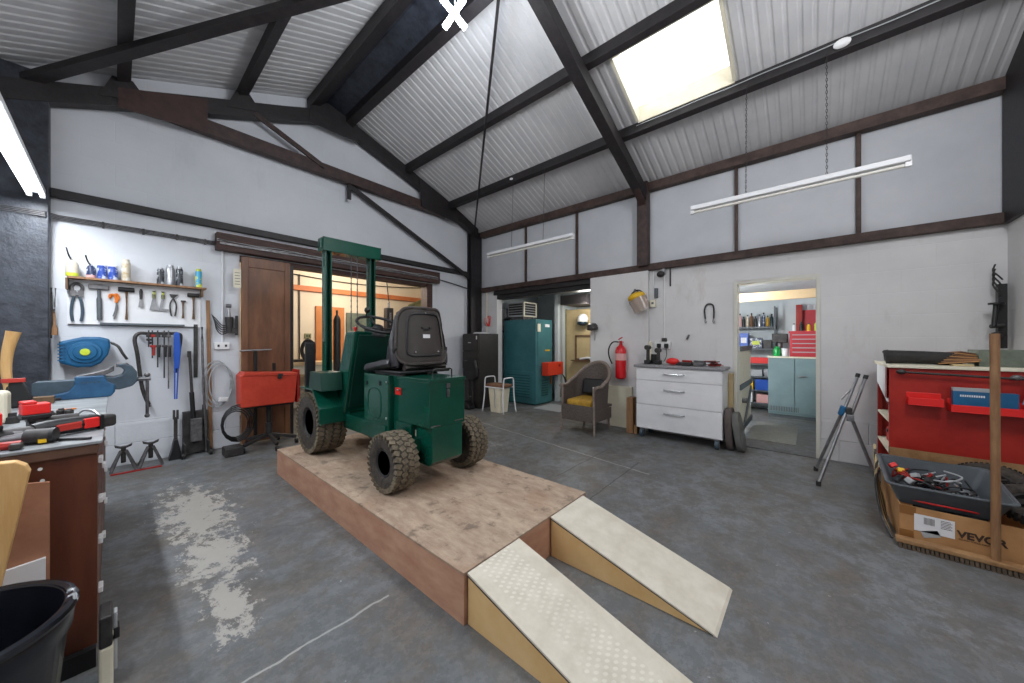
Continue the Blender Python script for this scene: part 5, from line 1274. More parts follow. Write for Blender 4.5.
for x, y in ((fx+.01, cy-.25), (fx+.01, cy+.25), (cx+.20, cy-.20), (cx+.20, cy+.20)):
    M().cyl((x, y, .36), (x-.015 if x < cx else x+.03, y*1.0+(y-cy)*.06, .001), .020, .015, seg=10).build('leg', 'wicker_edge', t, smooth=True)
    if x < cx: M().cyl((x, y, .36), (x+.0, y, .66), .018, seg=10).build('arm_post', 'wicker_edge', t, smooth=True)
t = thing('seat_cushion', 'mustard yellow cushion on the seat of the wicker armchair', 'cushion', (4.58, 2.5, .371))
M().box(fx+.03, cx+.22, cy-.205, cy+.205, .372, .47).build('pad', 'mustard', t, bev=.035, bseg=4, smooth=True)
t = thing('dark_bag', 'dark bag lying against the back of the wicker armchair', 'bag', (4.76, 2.5, .47))
M().cbox((4.76, 2.5, .615), (.09, .34, .24), (0, R(14), 0)).build('bag_body', 'black', t, bev=.03, bseg=3, smooth=True)
M().cbox((4.700, 2.42, .60), (.008, .12, .03), (0, R(14), R(8))).build('white_strap', 'label_white', t, bev=.003)

# wooden block beside drawer cart
t = thing('timber_blocks', 'two upright brown timber blocks between the wicker chair and the drawer unit', 'timber', (4.86, 1.95, 0))
M().box(4.79, 4.95, 1.905, 2.0, .001, .50).build('block', 'oak', t, bev=.003)
M().box(4.80, 4.93, 1.85, 1.90, .001, .12).build('block', 'wood_handle', t, bev=.003); M().box(4.84, 4.95, 1.86, 1.90, .12, .49).build('block', 'wood_dark', t, bev=.003)
tag(M().box(5.03, 5.088, 2.02, 2.40, .001, .62).build('cream_board', 'cream', bev=.004), 'cream painted board against the wall behind the wicker armchair', 'board')

# drawer cart on castors
t = thing('drawer_unit', 'white three-drawer unit on castors with a grey speckled top', 'drawer unit', (4.91, 1.3, 0))
M().box(4.735, 5.08, .80, 1.83, .125, .95).build('carcass', 'white_paint', t, bev=.003)
M().box(4.695, 5.086, .775, 1.86, .95, .985).build('worktop', 'grey_laminate', t, bev=.006)
for z0, z1, zh in ((.782, .946, .875), (.458, .776, .665), (.128, .452, .36)):
    d = M().box(4.715, 4.735, .803, 1.827, z0, z1).build('drawer', 'white_paint', t, bev=.003)
    m = M(); m.tube([(4.715, 1.46, zh), (4.690, 1.455, zh), (4.688, 1.35, zh), (4.690, 1.225, zh), (4.715, 1.22, zh)], .009, 8, smooth=2); m.build('handle', 'chrome', d, smooth=True)
for x, y in ((4.752, .86), (4.752, 1.76), (5.03, .88), (5.03, 1.74)):
    cst = M(); cst.box(x-.03, x+.03, y-.025, y+.025, .112, .125); cst.box(x-.02, x+.02, y-.024, y-.018, .04, .11); cst.box(x-.02, x+.02, y+.018, y+.024, .04, .11)
    o = cst.build('castor', 'steel', t); M().cyl((x-.0, y-.018, .056), (x, y+.018, .056), .055, seg=20).build('wheel', 'blue_grey', o, smooth=True)
# things on the drawer unit (top z .985)
def torch(name, label, y, h):
    t = thing(name, label, 'power tool', (4.92, y, .986), 0, 'tools standing on the white drawer unit')
    M().box(4.87, 4.96, y-.04, y+.04, .987, 1.04).build('battery', 'black', t, bev=.006)
    M().cyl((4.915, y, 1.04), (4.92, y, .987+h-.06), .024, .022, seg=12).build('grip', 'iron', t, smooth=True)
    M().cyl((4.86, y, .987+h-.04), (4.97, y, .987+h-.04), .034, .03, seg=14).build('head', 'iron', t, smooth=True)
torch('cordless_driver', 'cordless driver standing at the left end of the white drawer unit', 1.74, .27)
torch('cordless_driver', 'shorter cordless driver standing second from the left on the white drawer unit', 1.60, .23)
t = thing('battery_charger', 'black battery charger behind the drivers on the white drawer unit', 'charger', (5.0, 1.67, .986))
M().box(4.97, 5.06, 1.63, 1.72, .987, 1.12).build('body', 'black', t, bev=.008)
t = thing('red_sander', 'rounded bright red tool on the white drawer unit', 'power tool', (4.88, 1.42, .986))
M().ball((4.88, 1.40, 1.035), (.06, .085, .047), 16, 8).build('body', 'red_bright', t, smooth=True); M().box(4.85, 4.92, 1.28, 1.36, .987, 1.03).build('foot', 'iron', t, bev=.008)
for k, (y, mt, l) in enumerate(((1.22, 'cabinet_black', 'flat black and maroon tool right of the red one on the drawer unit'), (1.08, 'steel_worn', 'small grey tool in the middle of the drawer unit top'))):
    t = thing('hand_tool', l, 'tool', (4.88, y, .986)); M().box(4.80, 4.96, y-.06, y+.06, .987, 1.035).build('body', mt, t, bev=.01); M().cyl((4.83, y-.06, 1.045), (4.88, y+.06, 1.045), .014, seg=8).build('grip', 'red_dark' if k == 0 else 'steel', t)
t = thing('pliers_pile', 'heap of dark pliers with maroon handles on the right of the drawer unit top', 'pliers', (4.88, .93, .986))
for k in range(13):
    a = R(40+23*k); c = Vector((4.88+.02*math.cos(k*2), .95-.02*(k % 3), .995+.005*k)); d = Vector((math.cos(a), math.sin(a), 0)); n_ = Vector((-d.y, d.x, 0))
    M().tube([c-d*.10+n_*.012, c, c+d*.06], .006, 6, smooth=3).build('handle', ('red_dark', 'iron')[k % 2], t, smooth=True)

# kneeling pads leaning by the doorway
def slab(name, label, y, tilt, mt, zt, w):
    t = thing(name, label, 'kneeling pad', (4.85, y, 0), 0, 'pads leaning beside the doorway')
    P = []
    for k in range(28):
        a = 2*PI*k/28; P.append((w*math.copysign(abs(math.cos(a))**.7, math.cos(a)), zt/2+zt/2*math.copysign(abs(math.sin(a))**.75, math.sin(a))))
    m = M(); m.T = Matrix.Translation((4.87, y, .001)) @ Matrix.Rotation(R(tilt), 4, 'X')
    m.prism(P, 'Y', -.035, .035); m.T = None
    m.build('pad', mt, t, bev=.012, bseg=3, smooth=True)
    return t
slab('kneeling_pad', 'brown padded panel leaning against the right side of the drawer unit', .728, -3, 'kneepad', .50, .17)
slab('kneeling_pad', 'grey padded panel leaning outermost beside the drawer unit', .62, -9, 'kneepad_grey', .46, .16)
tag(M().box(5.06, 5.11, .80-.055, .80-.006, .001, .90).build('timber_batten', 'skin_board', bev=.003), 'thin buff batten standing behind the right side of the drawer unit', 'batten')

# folding stand
t = thing('folding_stand', 'folding steel tripod stand with a blue clamp by the wall right of the doorway', 'stand', (4.45, -.25, 0))
hub = Vector((4.44, -.235, .66))
def rod3(a, b, r=.013, mt='steel', nm='leg'): return M().cyl(a, b, r, seg=10).build(nm, mt, t, smooth=True)
rod3(hub+Vector((-.02, 0, -.02)), (4.16, -.045, .02)); rod3(hub+Vector((0, .02, -.01)), (4.62, -.03, .02)); rod3(hub+Vector((0, -.02, 0)), (4.52, -.452, .02))
rod3(hub+Vector((0, .01, 0)), (4.50, -.315, .97), nm='upright'); rod3(hub+Vector((0, -.04, -.03)), (4.47, -.365, .96), nm='upright')
rod3(hub+Vector((0, .03, .10)), (4.49, -.30, .90), .007, nm='brace'); rod3(hub+Vector((.0, -.06, .05)), (4.49, -.34, .86), .007, nm='brace')
for p in ((4.16, -.045, .0), (4.62, -.03, .0), (4.52, -.452, .0)): M().cyl(p, (p[0], p[1], .04), .018, seg=10).build('foot', 'rubber', t, smooth=True)
M().cbox(hub+Vector((-.01, .025, 0)), (.06, .04, .09), (R(15), 0, 0)).build('blue_clamp', 'blue_reel', t, bev=.01); M().cbox(hub+Vector((0, -.02, .0)), (.07, .045, .06)).build('hub', 'iron', t, bev=.008)
M().cbox(hub+Vector((-.02, -.03, -.06)), (.05, .05, .06)).build('hub_plate', 'steel', t, bev=.004)
for p in ((4.50, -.315, .97), (4.47, -.365, .96)): M().cyl(p, (p[0]+.005, p[1]-.008, p[2]+.035), .017, seg=10).build('end_grip', 'black', t, smooth=True)

# ================================================================ RED CABINET AND RIGHT-HAND CLUTTER
KX, KY0, KY1 = 4.20, -.482, -1.285
t = thing('red_cabinet', 'long red tool cabinet against the wall at the right edge', 'cabinet', (4.6, -.9, 0))
M().box(KX, KX+.02, KY1, KY0, .43, 1.085).build('front_panel', 'red_dark', t, bev=.002)
M().box(KX, KX+.03, KY1, KY0, .05, .43).build('lower_board', 'cloth_brown', t); M().box(KX-.004, KX, KY1, KY0, .33, .43).build('timber_strip', 'wood_handle', t, bev=.002)
M().box(KX-.02, 5.0, KY1, KY0+.015, 1.085, 1.108).build('top', 'cream', t, bev=.004)
m = M(); m.prism([(KX+.02, .80), (KX+.02, 1.085), (KX+.60, 1.085), (KX+.60, .92)], 'Y', KY0-.004, KY0+.010); m.build('side_panel', 'white_paint', t)
M().box(KX+.02, KX+.10, KY0-.002, KY0+.011, .83, 1.084).build('side_strip', 'red_dark', t)
for z in (.62, .36, .10): M().box(KX+.02, 4.95, KY1, KY0-.006, z, z+.018).build('shelf', 'cream', t)
M().box(4.93, 4.95, KY1, KY0-.006, .05, 1.08).build('back_panel', 'red_dark', t)
M().box(KX+.02, KX+.05, KY0-.035, KY0-.006, .05, 1.08).build('post', 'red_metal', t); M().box(4.90, 4.93, KY0-.035, KY0-.006, .05, 1.08).build('post', 'red_dark', t)
for k, (x, z, mt) in enumerate(((4.40, .639, 'red_metal'), (4.60, .639, 'steel_worn'), (4.5, .379, 'iron'), (4.7, .379, 'red_dark'), (4.45, .119, 'red_metal'))):
    q = thing('tool_case', ('small red case on the upper shelf of the red cabinet', 'grey metal case at the back of the upper shelf of the red cabinet', 'dark case on the middle shelf of the red cabinet', 'dark red case at the back of the middle shelf', 'red case on the lowest shelf of the red cabinet')[k], 'case', (x, -.60, z), 0, 'cases on the shelves of the red cabinet')
    M().box(x-.07, x+.07, -.66, -.53, z+.001, z+.12).build('body', mt, q, bev=.008); M().box(x-.03, x+.03, -.53, -.522, z+.09, z+.11).build('handle', 'black', q)
t = thing('steel_rail', 'black steel bar with end knobs fixed along the top of the red cabinet', 'rail', (KX-.04, -.8, 1.03))
M().cyl((KX-.04, -.545, 1.055), (KX-.04, -1.12, 1.035), .009, seg=10).build('bar', 'iron', t, smooth=True)
M().ball((KX-.035, -.545, 1.055), (.022, .03, .02), 12, 8).build('knob', 'iron', t, smooth=True); M().ball((KX-.035, -1.09, 1.045), (.018, .03, .02), 12, 8).build('knob', 'steel_worn', t, smooth=True)
def tray(label, y0, y1, z0, z1, d=.09):
    t = thing('plastic_tray', label, 'tray', (KX-d/2, (y0+y1)/2, z0), 0, 'red trays on the front of the red cabinet')
    m = M(); x1 = KX-.002; x0 = x1-d
    m.box(x0, x1, y0, y1, z0, z0+.006); m.box(x0, x0+.005, y0, y1, z0+.006, z0+(z1-z0)*.62); m.box(x1-.005, x1, y0, y1, z0+.006, z1); m.box(x0+.005, x1-.005, y0, y0+.005, z0+.006, z0+(z1-z0)*.62); m.box(x0+.005, x1-.005, y1-.005, y1, z0+.006, z0+(z1-z0)*.62)
    m.build('shell', 'red_bright', t, bev=.002); return t
tray('small bright red plastic tray on the left of the red cabinet front', -.755, -.575, .80, .895)
tray('long bright red plastic tray holding a blue box on the red cabinet front', -1.20, -.785, .775, .865, .11)
t = thing('blue_box', 'flat blue and white box in the long red tray', 'box', (KX-.05, -.95, .783))
M().box(KX-.07, KX-.02, -1.09, -.80, .784, .93).build('carton', 'blue_reel', t, bev=.002)
M().box(KX-.068, KX-.022, -1.0, -.80, .93, .955).build('carton', 'grey_light', t, bev=.002)
for k in range(11): M().box(KX-.0715, KX-.070, -.945+.0105*k, -.938+.0105*k, .89, .905).build('printed_mark', 'label_white', t)
t = thing('leaning_level', 'pale metal plate leaning at the right end of the long red tray', 'plate', (KX-.03, -1.14, .8))
M().cbox((KX-.035, -1.16, .97), (.01, .05, .24), (R(12), 0, 0)).build('plate', 'pale_blue', t, bev=.002)
t = thing('grey_bolster', 'rolled dark grey fabric bundle lying on top of the red cabinet', 'bundle', (4.45, -.68, 1.108))
M().tube([(4.40, -.475, 1.165), (4.40, -.52, 1.168), (4.41, -.70, 1.166), (4.42, -.86, 1.160), (4.42, -.90, 1.158)], lambda q: .060-.012*q-.02*(q < .03), 16, smooth=5).build('roll', 'rubber', t, smooth=True)
for k in range(8): M().cbox((4.40+.01*k, -.88-.006*k, 1.13+.010*k), (.16, .20-.01*k, .008), (R(3*k-8), R(5), R(4*k-12))).build('fold', ('card', 'cloth_brown')[k % 2], t)
M().tube([(4.36, -.50, 1.18), (4.38, -.47, 1.21), (4.45, -.50, 1.22)], .010, 6, smooth=3).build('tie', 'black', t)
tag(M().cbox((4.33, -.88, 1.117), (.10, .10, .014)).build('yellow_pad', 'skin_board'), 'small buff pad of paper on top of the red cabinet', 'pad')
tag(M().box(4.34, 4.60, -1.275, -.965, 1.109, 1.235).build('green_grey_tin', 'green_grey', bev=.004), 'green grey rectangular metal box on top of the red cabinet', 'box')
t = thing('bicycle_stem', 'black metal clamp fittings hanging in the corner behind the broom handle', 'clamp', (5.05, -1.22, 1.24))
M().box(5.03, 5.09, -1.27, -1.22, 1.24, 1.80).build('back_bar', 'black', t, bev=.004)
M().cyl((4.98, -1.17, 1.43), (5.0, -1.24, 1.44), .018, seg=10).build('arm', 'iron', t); M().cyl((4.97, -1.185, 1.43), (4.99, -1.20, 1.62), .016, seg=10).build('post', 'black', t, smooth=True)
M().lathe([(.0, 0), (.045, .0), (.045, .015), (0, .018)], (4.98, -1.20, 1.62), (0, 0, 1), 14).build('pad', 'black', t, smooth=True)
M().cyl((4.97, -1.19, 1.35), (5.05, -1.24, 1.36), .03, seg=12).build('knob', 'iron', t)
for k in range(4): M().tube([(5.06, -1.25, 1.66+.06*k), (5.02, -1.22, 1.72+.05*k), (5.06, -1.20, 1.80+.04*k), (5.09, -1.22, 1.86+.04*k)], .006, 6, smooth=3).build('cord', 'iron', t)

# cardboard box with tyres, tote and broom
t = thing('cardboard_box', 'open brown cardboard box with printed lettering, full of wheels, on the floor at the right', 'cardboard box', (3.75, -.86, 0))
bx0, bx1, by0, by1, bz = 3.345, 4.12, -1.25, -.43, .245
m = M(); m.box(bx0, bx0+.006, by0, by1, .001, bz); fr = m.build('front_wall', 'card', t)
m = M(); m.box(bx1-.006, bx1, by0, by1, .001, bz); m.box(bx0+.006, bx1-.006, by1-.006, by1, .001, bz); m.box(bx0+.006, bx1-.006, by0, by0+.006, .001, bz); m.box(bx0+.006, bx1-.006, by0+.006, by1-.006, .001, .008); m.build('shell', 'card', t)
M().box(bx0-.0015, bx0, -.50, by1+.001, .19, bz).build('tape', 'card_tape', fr); M().box(bx0-.0015, bx0, -.49, by1+.001, .01, .09).build('tape', 'card_tape', fr)
lb = M().box(bx0-.0025, bx0-.001, -.655, -.492, .10, .205).build('shipping_label', 'label_white', fr)
for k in range(9): M().box(bx0-.0032, bx0-.0025, -.575+.005*k*1.0, -.5725+.005*k, .150, .192).build('bar', 'ink', lb)
for k in range(6): M().box(bx0-.0032, bx0-.0025, -.645+.006*(k % 2), -.60, .145+.009*k, .148+.009*k).build('print_line', 'ink', lb)
M().cbox((bx0-.002, -.56, .095), (.001, .075, .04), (R(-20), 0, 0)).build('torn_label', 'grey_light', fr)
lettering('box_lettering', 'VEVOR', .057, 'ink', t, (bx0-.002, -.664, .118), (R(90), 0, R(-90)), .0008, .0022)
tl = lettering('box_lettering', 'TOUGH TOOLS, HALF PRICE', .0115, 'ink', t, (bx0-.002, -.668, .103), (R(90), 0, R(-90)), .0008)
def tyre(name, label, c, axis, r, rt, mt='tyre'):
    t = thing(name, label, 'tyre', c, 0, 'old wheels in the cardboard box')
    a, b, d = basis(axis); c = Vector(c)
    M().tube([c+(a*math.cos(2*PI*k/32)+b*math.sin(2*PI*k/32))*r for k in range(32)], rt, 12, closed=True).build('tyre', mt, t, smooth=True)
    m = M()
    for k in range(44):
        q = 2*PI*k/44; e = a*math.cos(q)+b*math.sin(q); tg = -a*math.sin(q)+b*math.cos(q)
        for off in (-.45, .45): m.bar(c+e*(r+rt*.92)+d*rt*off-tg*.007, c+e*(r+rt*.92)+d*rt*off+tg*.007, rt*.55, rt*.16, up=e)
    m.build('tread', 'rubber', t)
    m = M(); m.lathe([(r-rt*.75, -.014), (r-rt*.75, .014), (r-rt-.01, .012), (r-rt-.012, -.012), (r-rt*.75, -.014)], c, d, 30)
    for k in range(5): q = 2*PI*k/5; m.bar(c, c+(a*math.cos(q)+b*math.sin(q))*(r-rt*.9), .018, .012, up=d)
    m.lathe([(.03, -.02), (.03, .02), (0, .02)], c, d, 12); m.build('rim', 'iron', t, smooth=True)
tyre('small_tyre', 'dusty small wheel lying flat in the cardboard box under the grey tote', (3.50, -.66, .205), (0, .0, 1), .12, .030, 'rubber')
tyre('small_tyre', 'dusty wheel tilted in the cardboard box, directly behind the broom handle', (3.95, -.93, .34), (-.35, .1, .9), .13, .042)
tyre('small_tyre', 'small wheel with spokes in the cardboard box right of the broom handle', (3.66, -1.04, .30), (-.35, .0, 1), .145, .042)
t = thing('grey_tote', 'grey plastic tote full of cables tilted on the cardboard box', 'plastic crate', (3.62, -.62, .25))
rotM = Matrix.Translation((3.62, -.635, .262)) @ Matrix.Rotation(R(-9), 4, 'Y')
m = M(); m.T = rotM; bin_shape(m, 0, 0, (.19, .20), (.235, .25), 0, .14, .006, .03); m.build('tub', 'grey_plastic', t, smooth=True)
m = M(); m.T = rotM; P = rr(0, 0, .242, .257, .035); m.tube([(x, y, .14) for x, y in P], .009, 8, closed=True); m.build('rim', 'grey_plastic', t, smooth=True)
t2 = thing('cable_tangle', 'tangle of black, red and white cables inside the grey tote', 'cables', (3.62, -.63, .3))
r2 = random.Random(3)
for k in range(22):
    P = []; cx_, cy_ = r2.uniform(-.10, .10), r2.uniform(-.06, .12); ra = r2.uniform(.04, .10)
    for i in range(8):
        a = 2*PI*i/8*r2.uniform(.9, 1.1); P.append(rotM @ Vector((max(-.19, min(.19, cx_+ra*math.cos(a))), max(-.20, min(.20, cy_+ra*1.2*math.sin(a))), .035+.09*r2.random())))
    M().tube(P, .0055, 6, smooth=4).build('cable', ('black', 'black', 'iron', 'red_dark', 'grey_light', 'black')[k % 6], t2, smooth=True)
for k, (x, y, mt) in enumerate(((.05, .16, 'yellow'), (.0, .10, 'grey_light'), (.12, .19, 'red_bright'), (-.05, .05, 'iron'), (-.1, .14, 'grey_light'))):
    p = rotM @ Vector((x, y, .12)); M().cbox(p, (.04, .035, .03), (.3*k, .5, k)).build('plug', mt, t2, bev=.006)
tag(M().tube([(3.42, -.50, .262), (3.40, -.62, .268), (3.42, -.76, .262)], .006, 6, smooth=4).build('red_cable', 'red_bright'), 'bright red cable lying along the front of the grey tote', 'cable')
MT['bristle'] = mat('bristle', '#41362b', '#5a4c3d', 30, .9)
t = thing('broom', 'wide wooden broom standing upside with its long handle against the red cabinet', 'broom', (3.28, -.8, 0))
M().cyl((3.285, -.790, .045), (3.30, -.789, 1.345), .018, .019, seg=14).build('handle', 'oak', t, smooth=True)
M().box(3.25, 3.315, -1.28, -.405, .032, .058).build('head', 'wood_handle', t, bev=.006)
for k in range(46): 
    y = -.415-.0185*k
    M().prism([(3.256, .034), (3.31, .034), (3.318, .001), (3.246, .001)], 'Y', y-.014, y).build('bristle_tuft', MT['bristle'], t)
t = thing('netting_bag', 'cream netting and rope hanging down beside the cardboard box', 'netting', (3.75, -.39, 0))
for k in range(6): M().tube([(4.16-.05*k, -.395, .44-.03*k), (3.98-.06*k, -.385+.006*k, .28), (3.74-.05*k, -.40+.008*k, .12), (3.56-.04*k, -.40, .01)], .008, 6, smooth=4).build('rope', ('skin_board', 'iron')[k % 2], t, smooth=True)
# ================================================================ CREAM STORE BEHIND THE SLIDING DOOR
tag(M().box(.25, 5.55, 7.52, 7.598, 2.30, 2.40).build('orange_beam', 'orange_beam', bev=.004), 'orange painted beam along the cream wall of the room behind', 'beam')
tag(M().tube([(2.0, 7.56, 2.62), (3.2, 7.55, 2.56), (4.4, 7.54, 2.60), (5.4, 7.55, 2.70)], .012, 6, smooth=5).build('black_cable', 'black'), 'black cable looped along the cream wall of the room behind', 'cable')
tag(M().box(2.36, 2.38, 7.57, 7.598, .001, 2.62).build('black_pipe', 'iron'), 'thin dark pipe down the cream wall of the room behind', 'pipe')
tag(M().box(2.66, 3.22, 7.55, 7.59, .001, 2.02).build('orange_plywood', 'orange_ply', bev=.003), 'orange brown plywood sheet leaning on the cream wall', 'plywood')
tag(M().box(3.26, 3.86, 7.53, 7.57, .001, 1.92).build('grey_sheet', 'green_grey', bev=.003), 'grey green panel leaning on the cream wall right of the plywood', 'panel')
t = thing('wall_switch', 'small dark switch box on the cream wall', 'switch', (2.45, 7.57, 1.3)); M().box(2.46, 2.58, 7.57, 7.598, 1.36, 1.46).build('box', 'olive', t, bev=.004)
M().box(2.49, 2.51, 7.565, 7.571, 1.39, 1.43).build('rocker', 'black', t); M().box(2.53, 2.55, 7.565, 7.571, 1.39, 1.43).build('rocker', 'black', t)
t = thing('side_bench', 'plain timber bench along the cream wall', 'bench', (2.5, 7.2, 0))
M().box(1.6, 3.3, 7.0, 7.45, .86, .92).build('top', 'wood_light', t, bev=.004)
for x in (1.65, 2.4, 3.2): M().box(x-.03, x+.03, 7.03, 7.09, .001, .86).build('leg', 'wood_light', t)
M().box(1.6, 3.3, 7.03, 7.05, .70, .86).build('apron', 'cream', t)
tag(M().box(2.05, 2.35, 7.1, 7.3, .921, .97).build('dark_offcuts', 'iron', bev=.004), 'dark clutter lying on the timber bench in the room behind', 'clutter')
t = thing('cable_reel', 'black coil of cable hung up in the room behind the forklift fork', 'cable coil', (2.32, 6.9, .93))
for k in range(5): M().tube([(2.30+(.12-.012*k)*math.cos(2*PI*i/20), 6.90+.012*k, 1.14+(.20-.02*k)*math.sin(2*PI*i/20)) for i in range(20)], .013, 6, closed=True).build('loop', 'black', t, smooth=True)
M().box(2.29, 2.31, 6.90, 6.96, .001, 1.36).build('stand', 'iron', t)
t = thing('gas_cylinder', 'tall narrow black cylinder standing in the room behind', 'cylinder', (2.75, 6.5, 0))
M().lathe([(0, 0), (.055, 0), (.06, .02), (.06, 1.68), (.04, 1.75), (.018, 1.78), (.018, 1.86), (0, 1.86)], (2.62, 6.45, .001), seg=18).build('body', 'black', t, smooth=True)
t = thing('hoist_block', 'black chain hoist block hanging in the room behind', 'hoist', (3.55, 6.2, 1.5))
M().box(3.42, 3.56, 6.15, 6.28, 1.45, 1.95).build('block', 'iron', t, bev=.01); M().cyl((3.49, 6.21, 1.93), (3.49, 6.21, 2.05), .02).build('hook', 'steel', t)
M().tube([(3.50, 6.21, 2.05), (3.46, 6.21, 2.35), (3.40, 6.22, 3.0)], .010, 6, smooth=3).build('rope', 'black', t)
M().box(3.47, 3.51, 6.145, 6.15, 1.62, 1.86).build('chrome_strip', 'chrome', t)
t = thing('green_ramp', 'ridged olive green metal sheet leaning in the room behind', 'metal sheet', (4.6, 7.0, 0))
m = M(); m.prism([(4.05, .9), (4.55, 2.14), (5.15, 2.42), (5.2, 1.0)], 'Y', 7.2, 7.23); m.build('sheet', 'olive', t)
for k in range(4):
    x = 4.58+.16*k; M().bar((x, 7.19, 2.13+.07*k), (x-.22, 7.19, 1.3), .03, .02, up=(0, 1, 0)).build('rib', 'olive', t)
M().bar((4.05, 7.19, .9), (4.56, 7.19, 2.15), .035, .03, up=(0, 1, 0)).build('edge', 'olive', t); M().bar((4.55, 7.19, 2.15), (5.17, 7.19, 2.43), .035, .03, up=(0, 1, 0)).build('edge', 'olive', t)
M().box(4.1, 5.2, 7.235, 7.27, .001, 1.0).build('stand', 'iron', t)
# ================================================================ PARTS STORE THROUGH THE DOORWAY
t = thing('timber_lintel', 'pale new timber beam across the ceiling of the parts store', 'beam', (6.0, .3, 1.87))
M().box(5.98, 6.03, -1.3, 1.54, 1.875, 1.995).build('beam', 'wood_light', t, bev=.003)
m = M()
for k in range(29): m.box(6.06, 8.29, -1.3+.1*k, -1.24+.1*k, 1.935+.02*(k % 2), 1.96+.02*(k % 2))
t = thing('steel_store_cabinet', 'grey metal two-door cabinet in the parts store', 'cabinet', (7.7, 0, 0))
M().box(7.44, 7.9, -.75, .575, .06, 1.02).build('carcass', 'grey_store', t, bev=.004)
M().box(7.42, 7.92, -.76, .59, 1.02, 1.045).build('worktop', 'cream', t, bev=.003); M().box(7.46, 7.9, -.74, .565, .001, .06).build('plinth', 'grey_plastic', t)
d = M().box(7.425, 7.44, .22-.0, .565, .10, 1.0).build('door', 'grey_store', t, bev=.004)
d = M().box(7.425, 7.44, .11-.62, .21, .10, 1.0).build('door', 'grey_store', t, bev=.004); M().cbox((7.41, .12, .72), (.02, .11, .025)).build('handle', 'steel', d, bev=.003)
for k in range(18): M().box(7.422, 7.426, .54-.022*k, .552-.022*k, .12, .20).build('vent_slot', 'grey_plastic', t)
t = thing('tool_chest', 'red metal drawer chest on the grey cabinet in the parts store', 'tool chest', (7.7, .05, 1.045))
M().box(7.47, 7.85, -.40, .285, 1.046, 1.47).build('body', 'red_store', t, bev=.006)
for k in range(5):
    z = 1.07+.072*k; d = M().box(7.455, 7.47, -.38, .262, z, z+.062).build('drawer', 'red_store', t, bev=.003); M().box(7.448, 7.455, -.37, .252, z+.045, z+.06).build('handle', 'grey_light', d)
M().box(7.46, 7.86, -.41, .295, 1.44, 1.475).build('lid', 'red_store', t, bev=.004)
t = thing('spanner_rack', 'red tool panel with small bottles above the red chest', 'rack', (8.2, -.1, 1.48))
M().box(8.24, 8.2995, -.45, .13, 1.46, 1.87).build('panel', 'red_store', t); M().box(8.15, 8.29, .13, .22, 1.40, 1.97).build('side_box', 'red_dark', t, bev=.004)
for k in range(6): M().cyl((8.2, .05-.08*k, 1.87), (8.2, .05-.08*k, 1.95), .012, seg=8).build('spray_tip', 'label_white', t)
r4 = random.Random(5)
def bottle(x, y, z, h, r, mt, label, group, name='bottle', cat='bottle', cap='black'):
    t = thing(name, label, cat, (x, y, z), 0, group)
    M().lathe([(0, 0), (r, 0), (r, h*.68), (r*.45, h*.82), (r*.4, h*.9)], (x, y, z+.001), seg=10).build('body', mt, t, smooth=True)
    M().lathe([(r*.5, 0), (r*.5, h*.12), (0, h*.12)], (x, y, z+h*.88), seg=8).build('cap', cap, t)
cols = ['tin_dark', 'tin_silver', 'tin_pink', 'black', 'tin_gold', 'cloth_brown', 'iron', 'tin_silver', 'tin_navy', 'mustard', 'glass_dark']
for k in range(5): bottle(7.60+.0*k, .23-.095*k, 1.476, .13+.03*(k % 2), .028, ['label_white', 'black', 'yellow', 'lime', 'label_white'][k], ('white bottle', 'black bottle', 'yellow bottle', 'lime green bottle', 'small white bottle')[k]+' standing on the red tool chest, number %s from the left' % ('one', 'two', 'three', 'four', 'five')[k], 'bottles on the red tool chest')
t = thing('store_shelving', 'grey metal shelving along the back of the parts store', 'shelving', (8.1, .95, 0))
for z in (.12, .36, .62, .86, 1.14, 1.80-.25): M().box(7.93, 8.28, .50, 1.50, z, z+.03).build('shelf', 'grey_plastic', t)
for x, y in ((7.945, .515), (7.945, 1.485), (8.27, .51), (8.27, 1.49)): M().box(x-.012, x+.012, y-.012, y+.012, .001, 1.95).build('post', 'grey_plastic', t)
names = ['dark', 'silver', 'pink', 'black', 'gold', 'brown', 'iron grey', 'silver', 'navy', 'mustard', 'smoky']
pos = ['first', 'second', 'third', 'fourth', 'fifth', 'sixth', 'seventh', 'eighth', 'ninth', 'tenth', 'eleventh']
for k in range(11): bottle(7.97, 1.18-.062*k, 1.581, .20+.03*((k*7) % 3), .027, cols[k], names[k]+' bottle on the top shelf of the parts store, '+pos[k]+' from the left', 'bottles on the top shelf of the parts store')
def pack(x, y, z, sx, sy, sz, mt, label, group='boxes on the parts store shelves', m2_=None):
    t = thing('carton', label, 'box', (x, y, z), 0, group); M().box(x-sx/2, x+sx/2, y-sy/2, y+sy/2, z+.001, z+sz).build('box', mt, t, bev=.006)
    if m2_: M().box(x-sx/2-.003, x-sx/2, y-sy*.3, y+sy*.3, z+sz*.35, z+sz*.7).build('label', m2_, t)
for y, mt, l, sy, sz, m2_ in ((1.32, 'lime', 'lime green packet on the middle shelf of the parts store', .10, .26, 'yellow'), (1.17, 'red_bright', 'red packet on the middle shelf of the parts store', .16, .22, 'label_white'), (.99, 'blue', 'blue spotted carton on the middle shelf of the parts store', .15, .29, 'label_white'),
                  (.80, 'tin_navy', 'navy carton with green top on the middle shelf of the parts store', .19, .20, 'lime'), (.62, 'iron', 'dark box at the right end of the middle shelf of the parts store', .12, .16, None)):
    pack(8.0, y, 1.17, .14, sy, sz, mt, l, m2_=m2_)
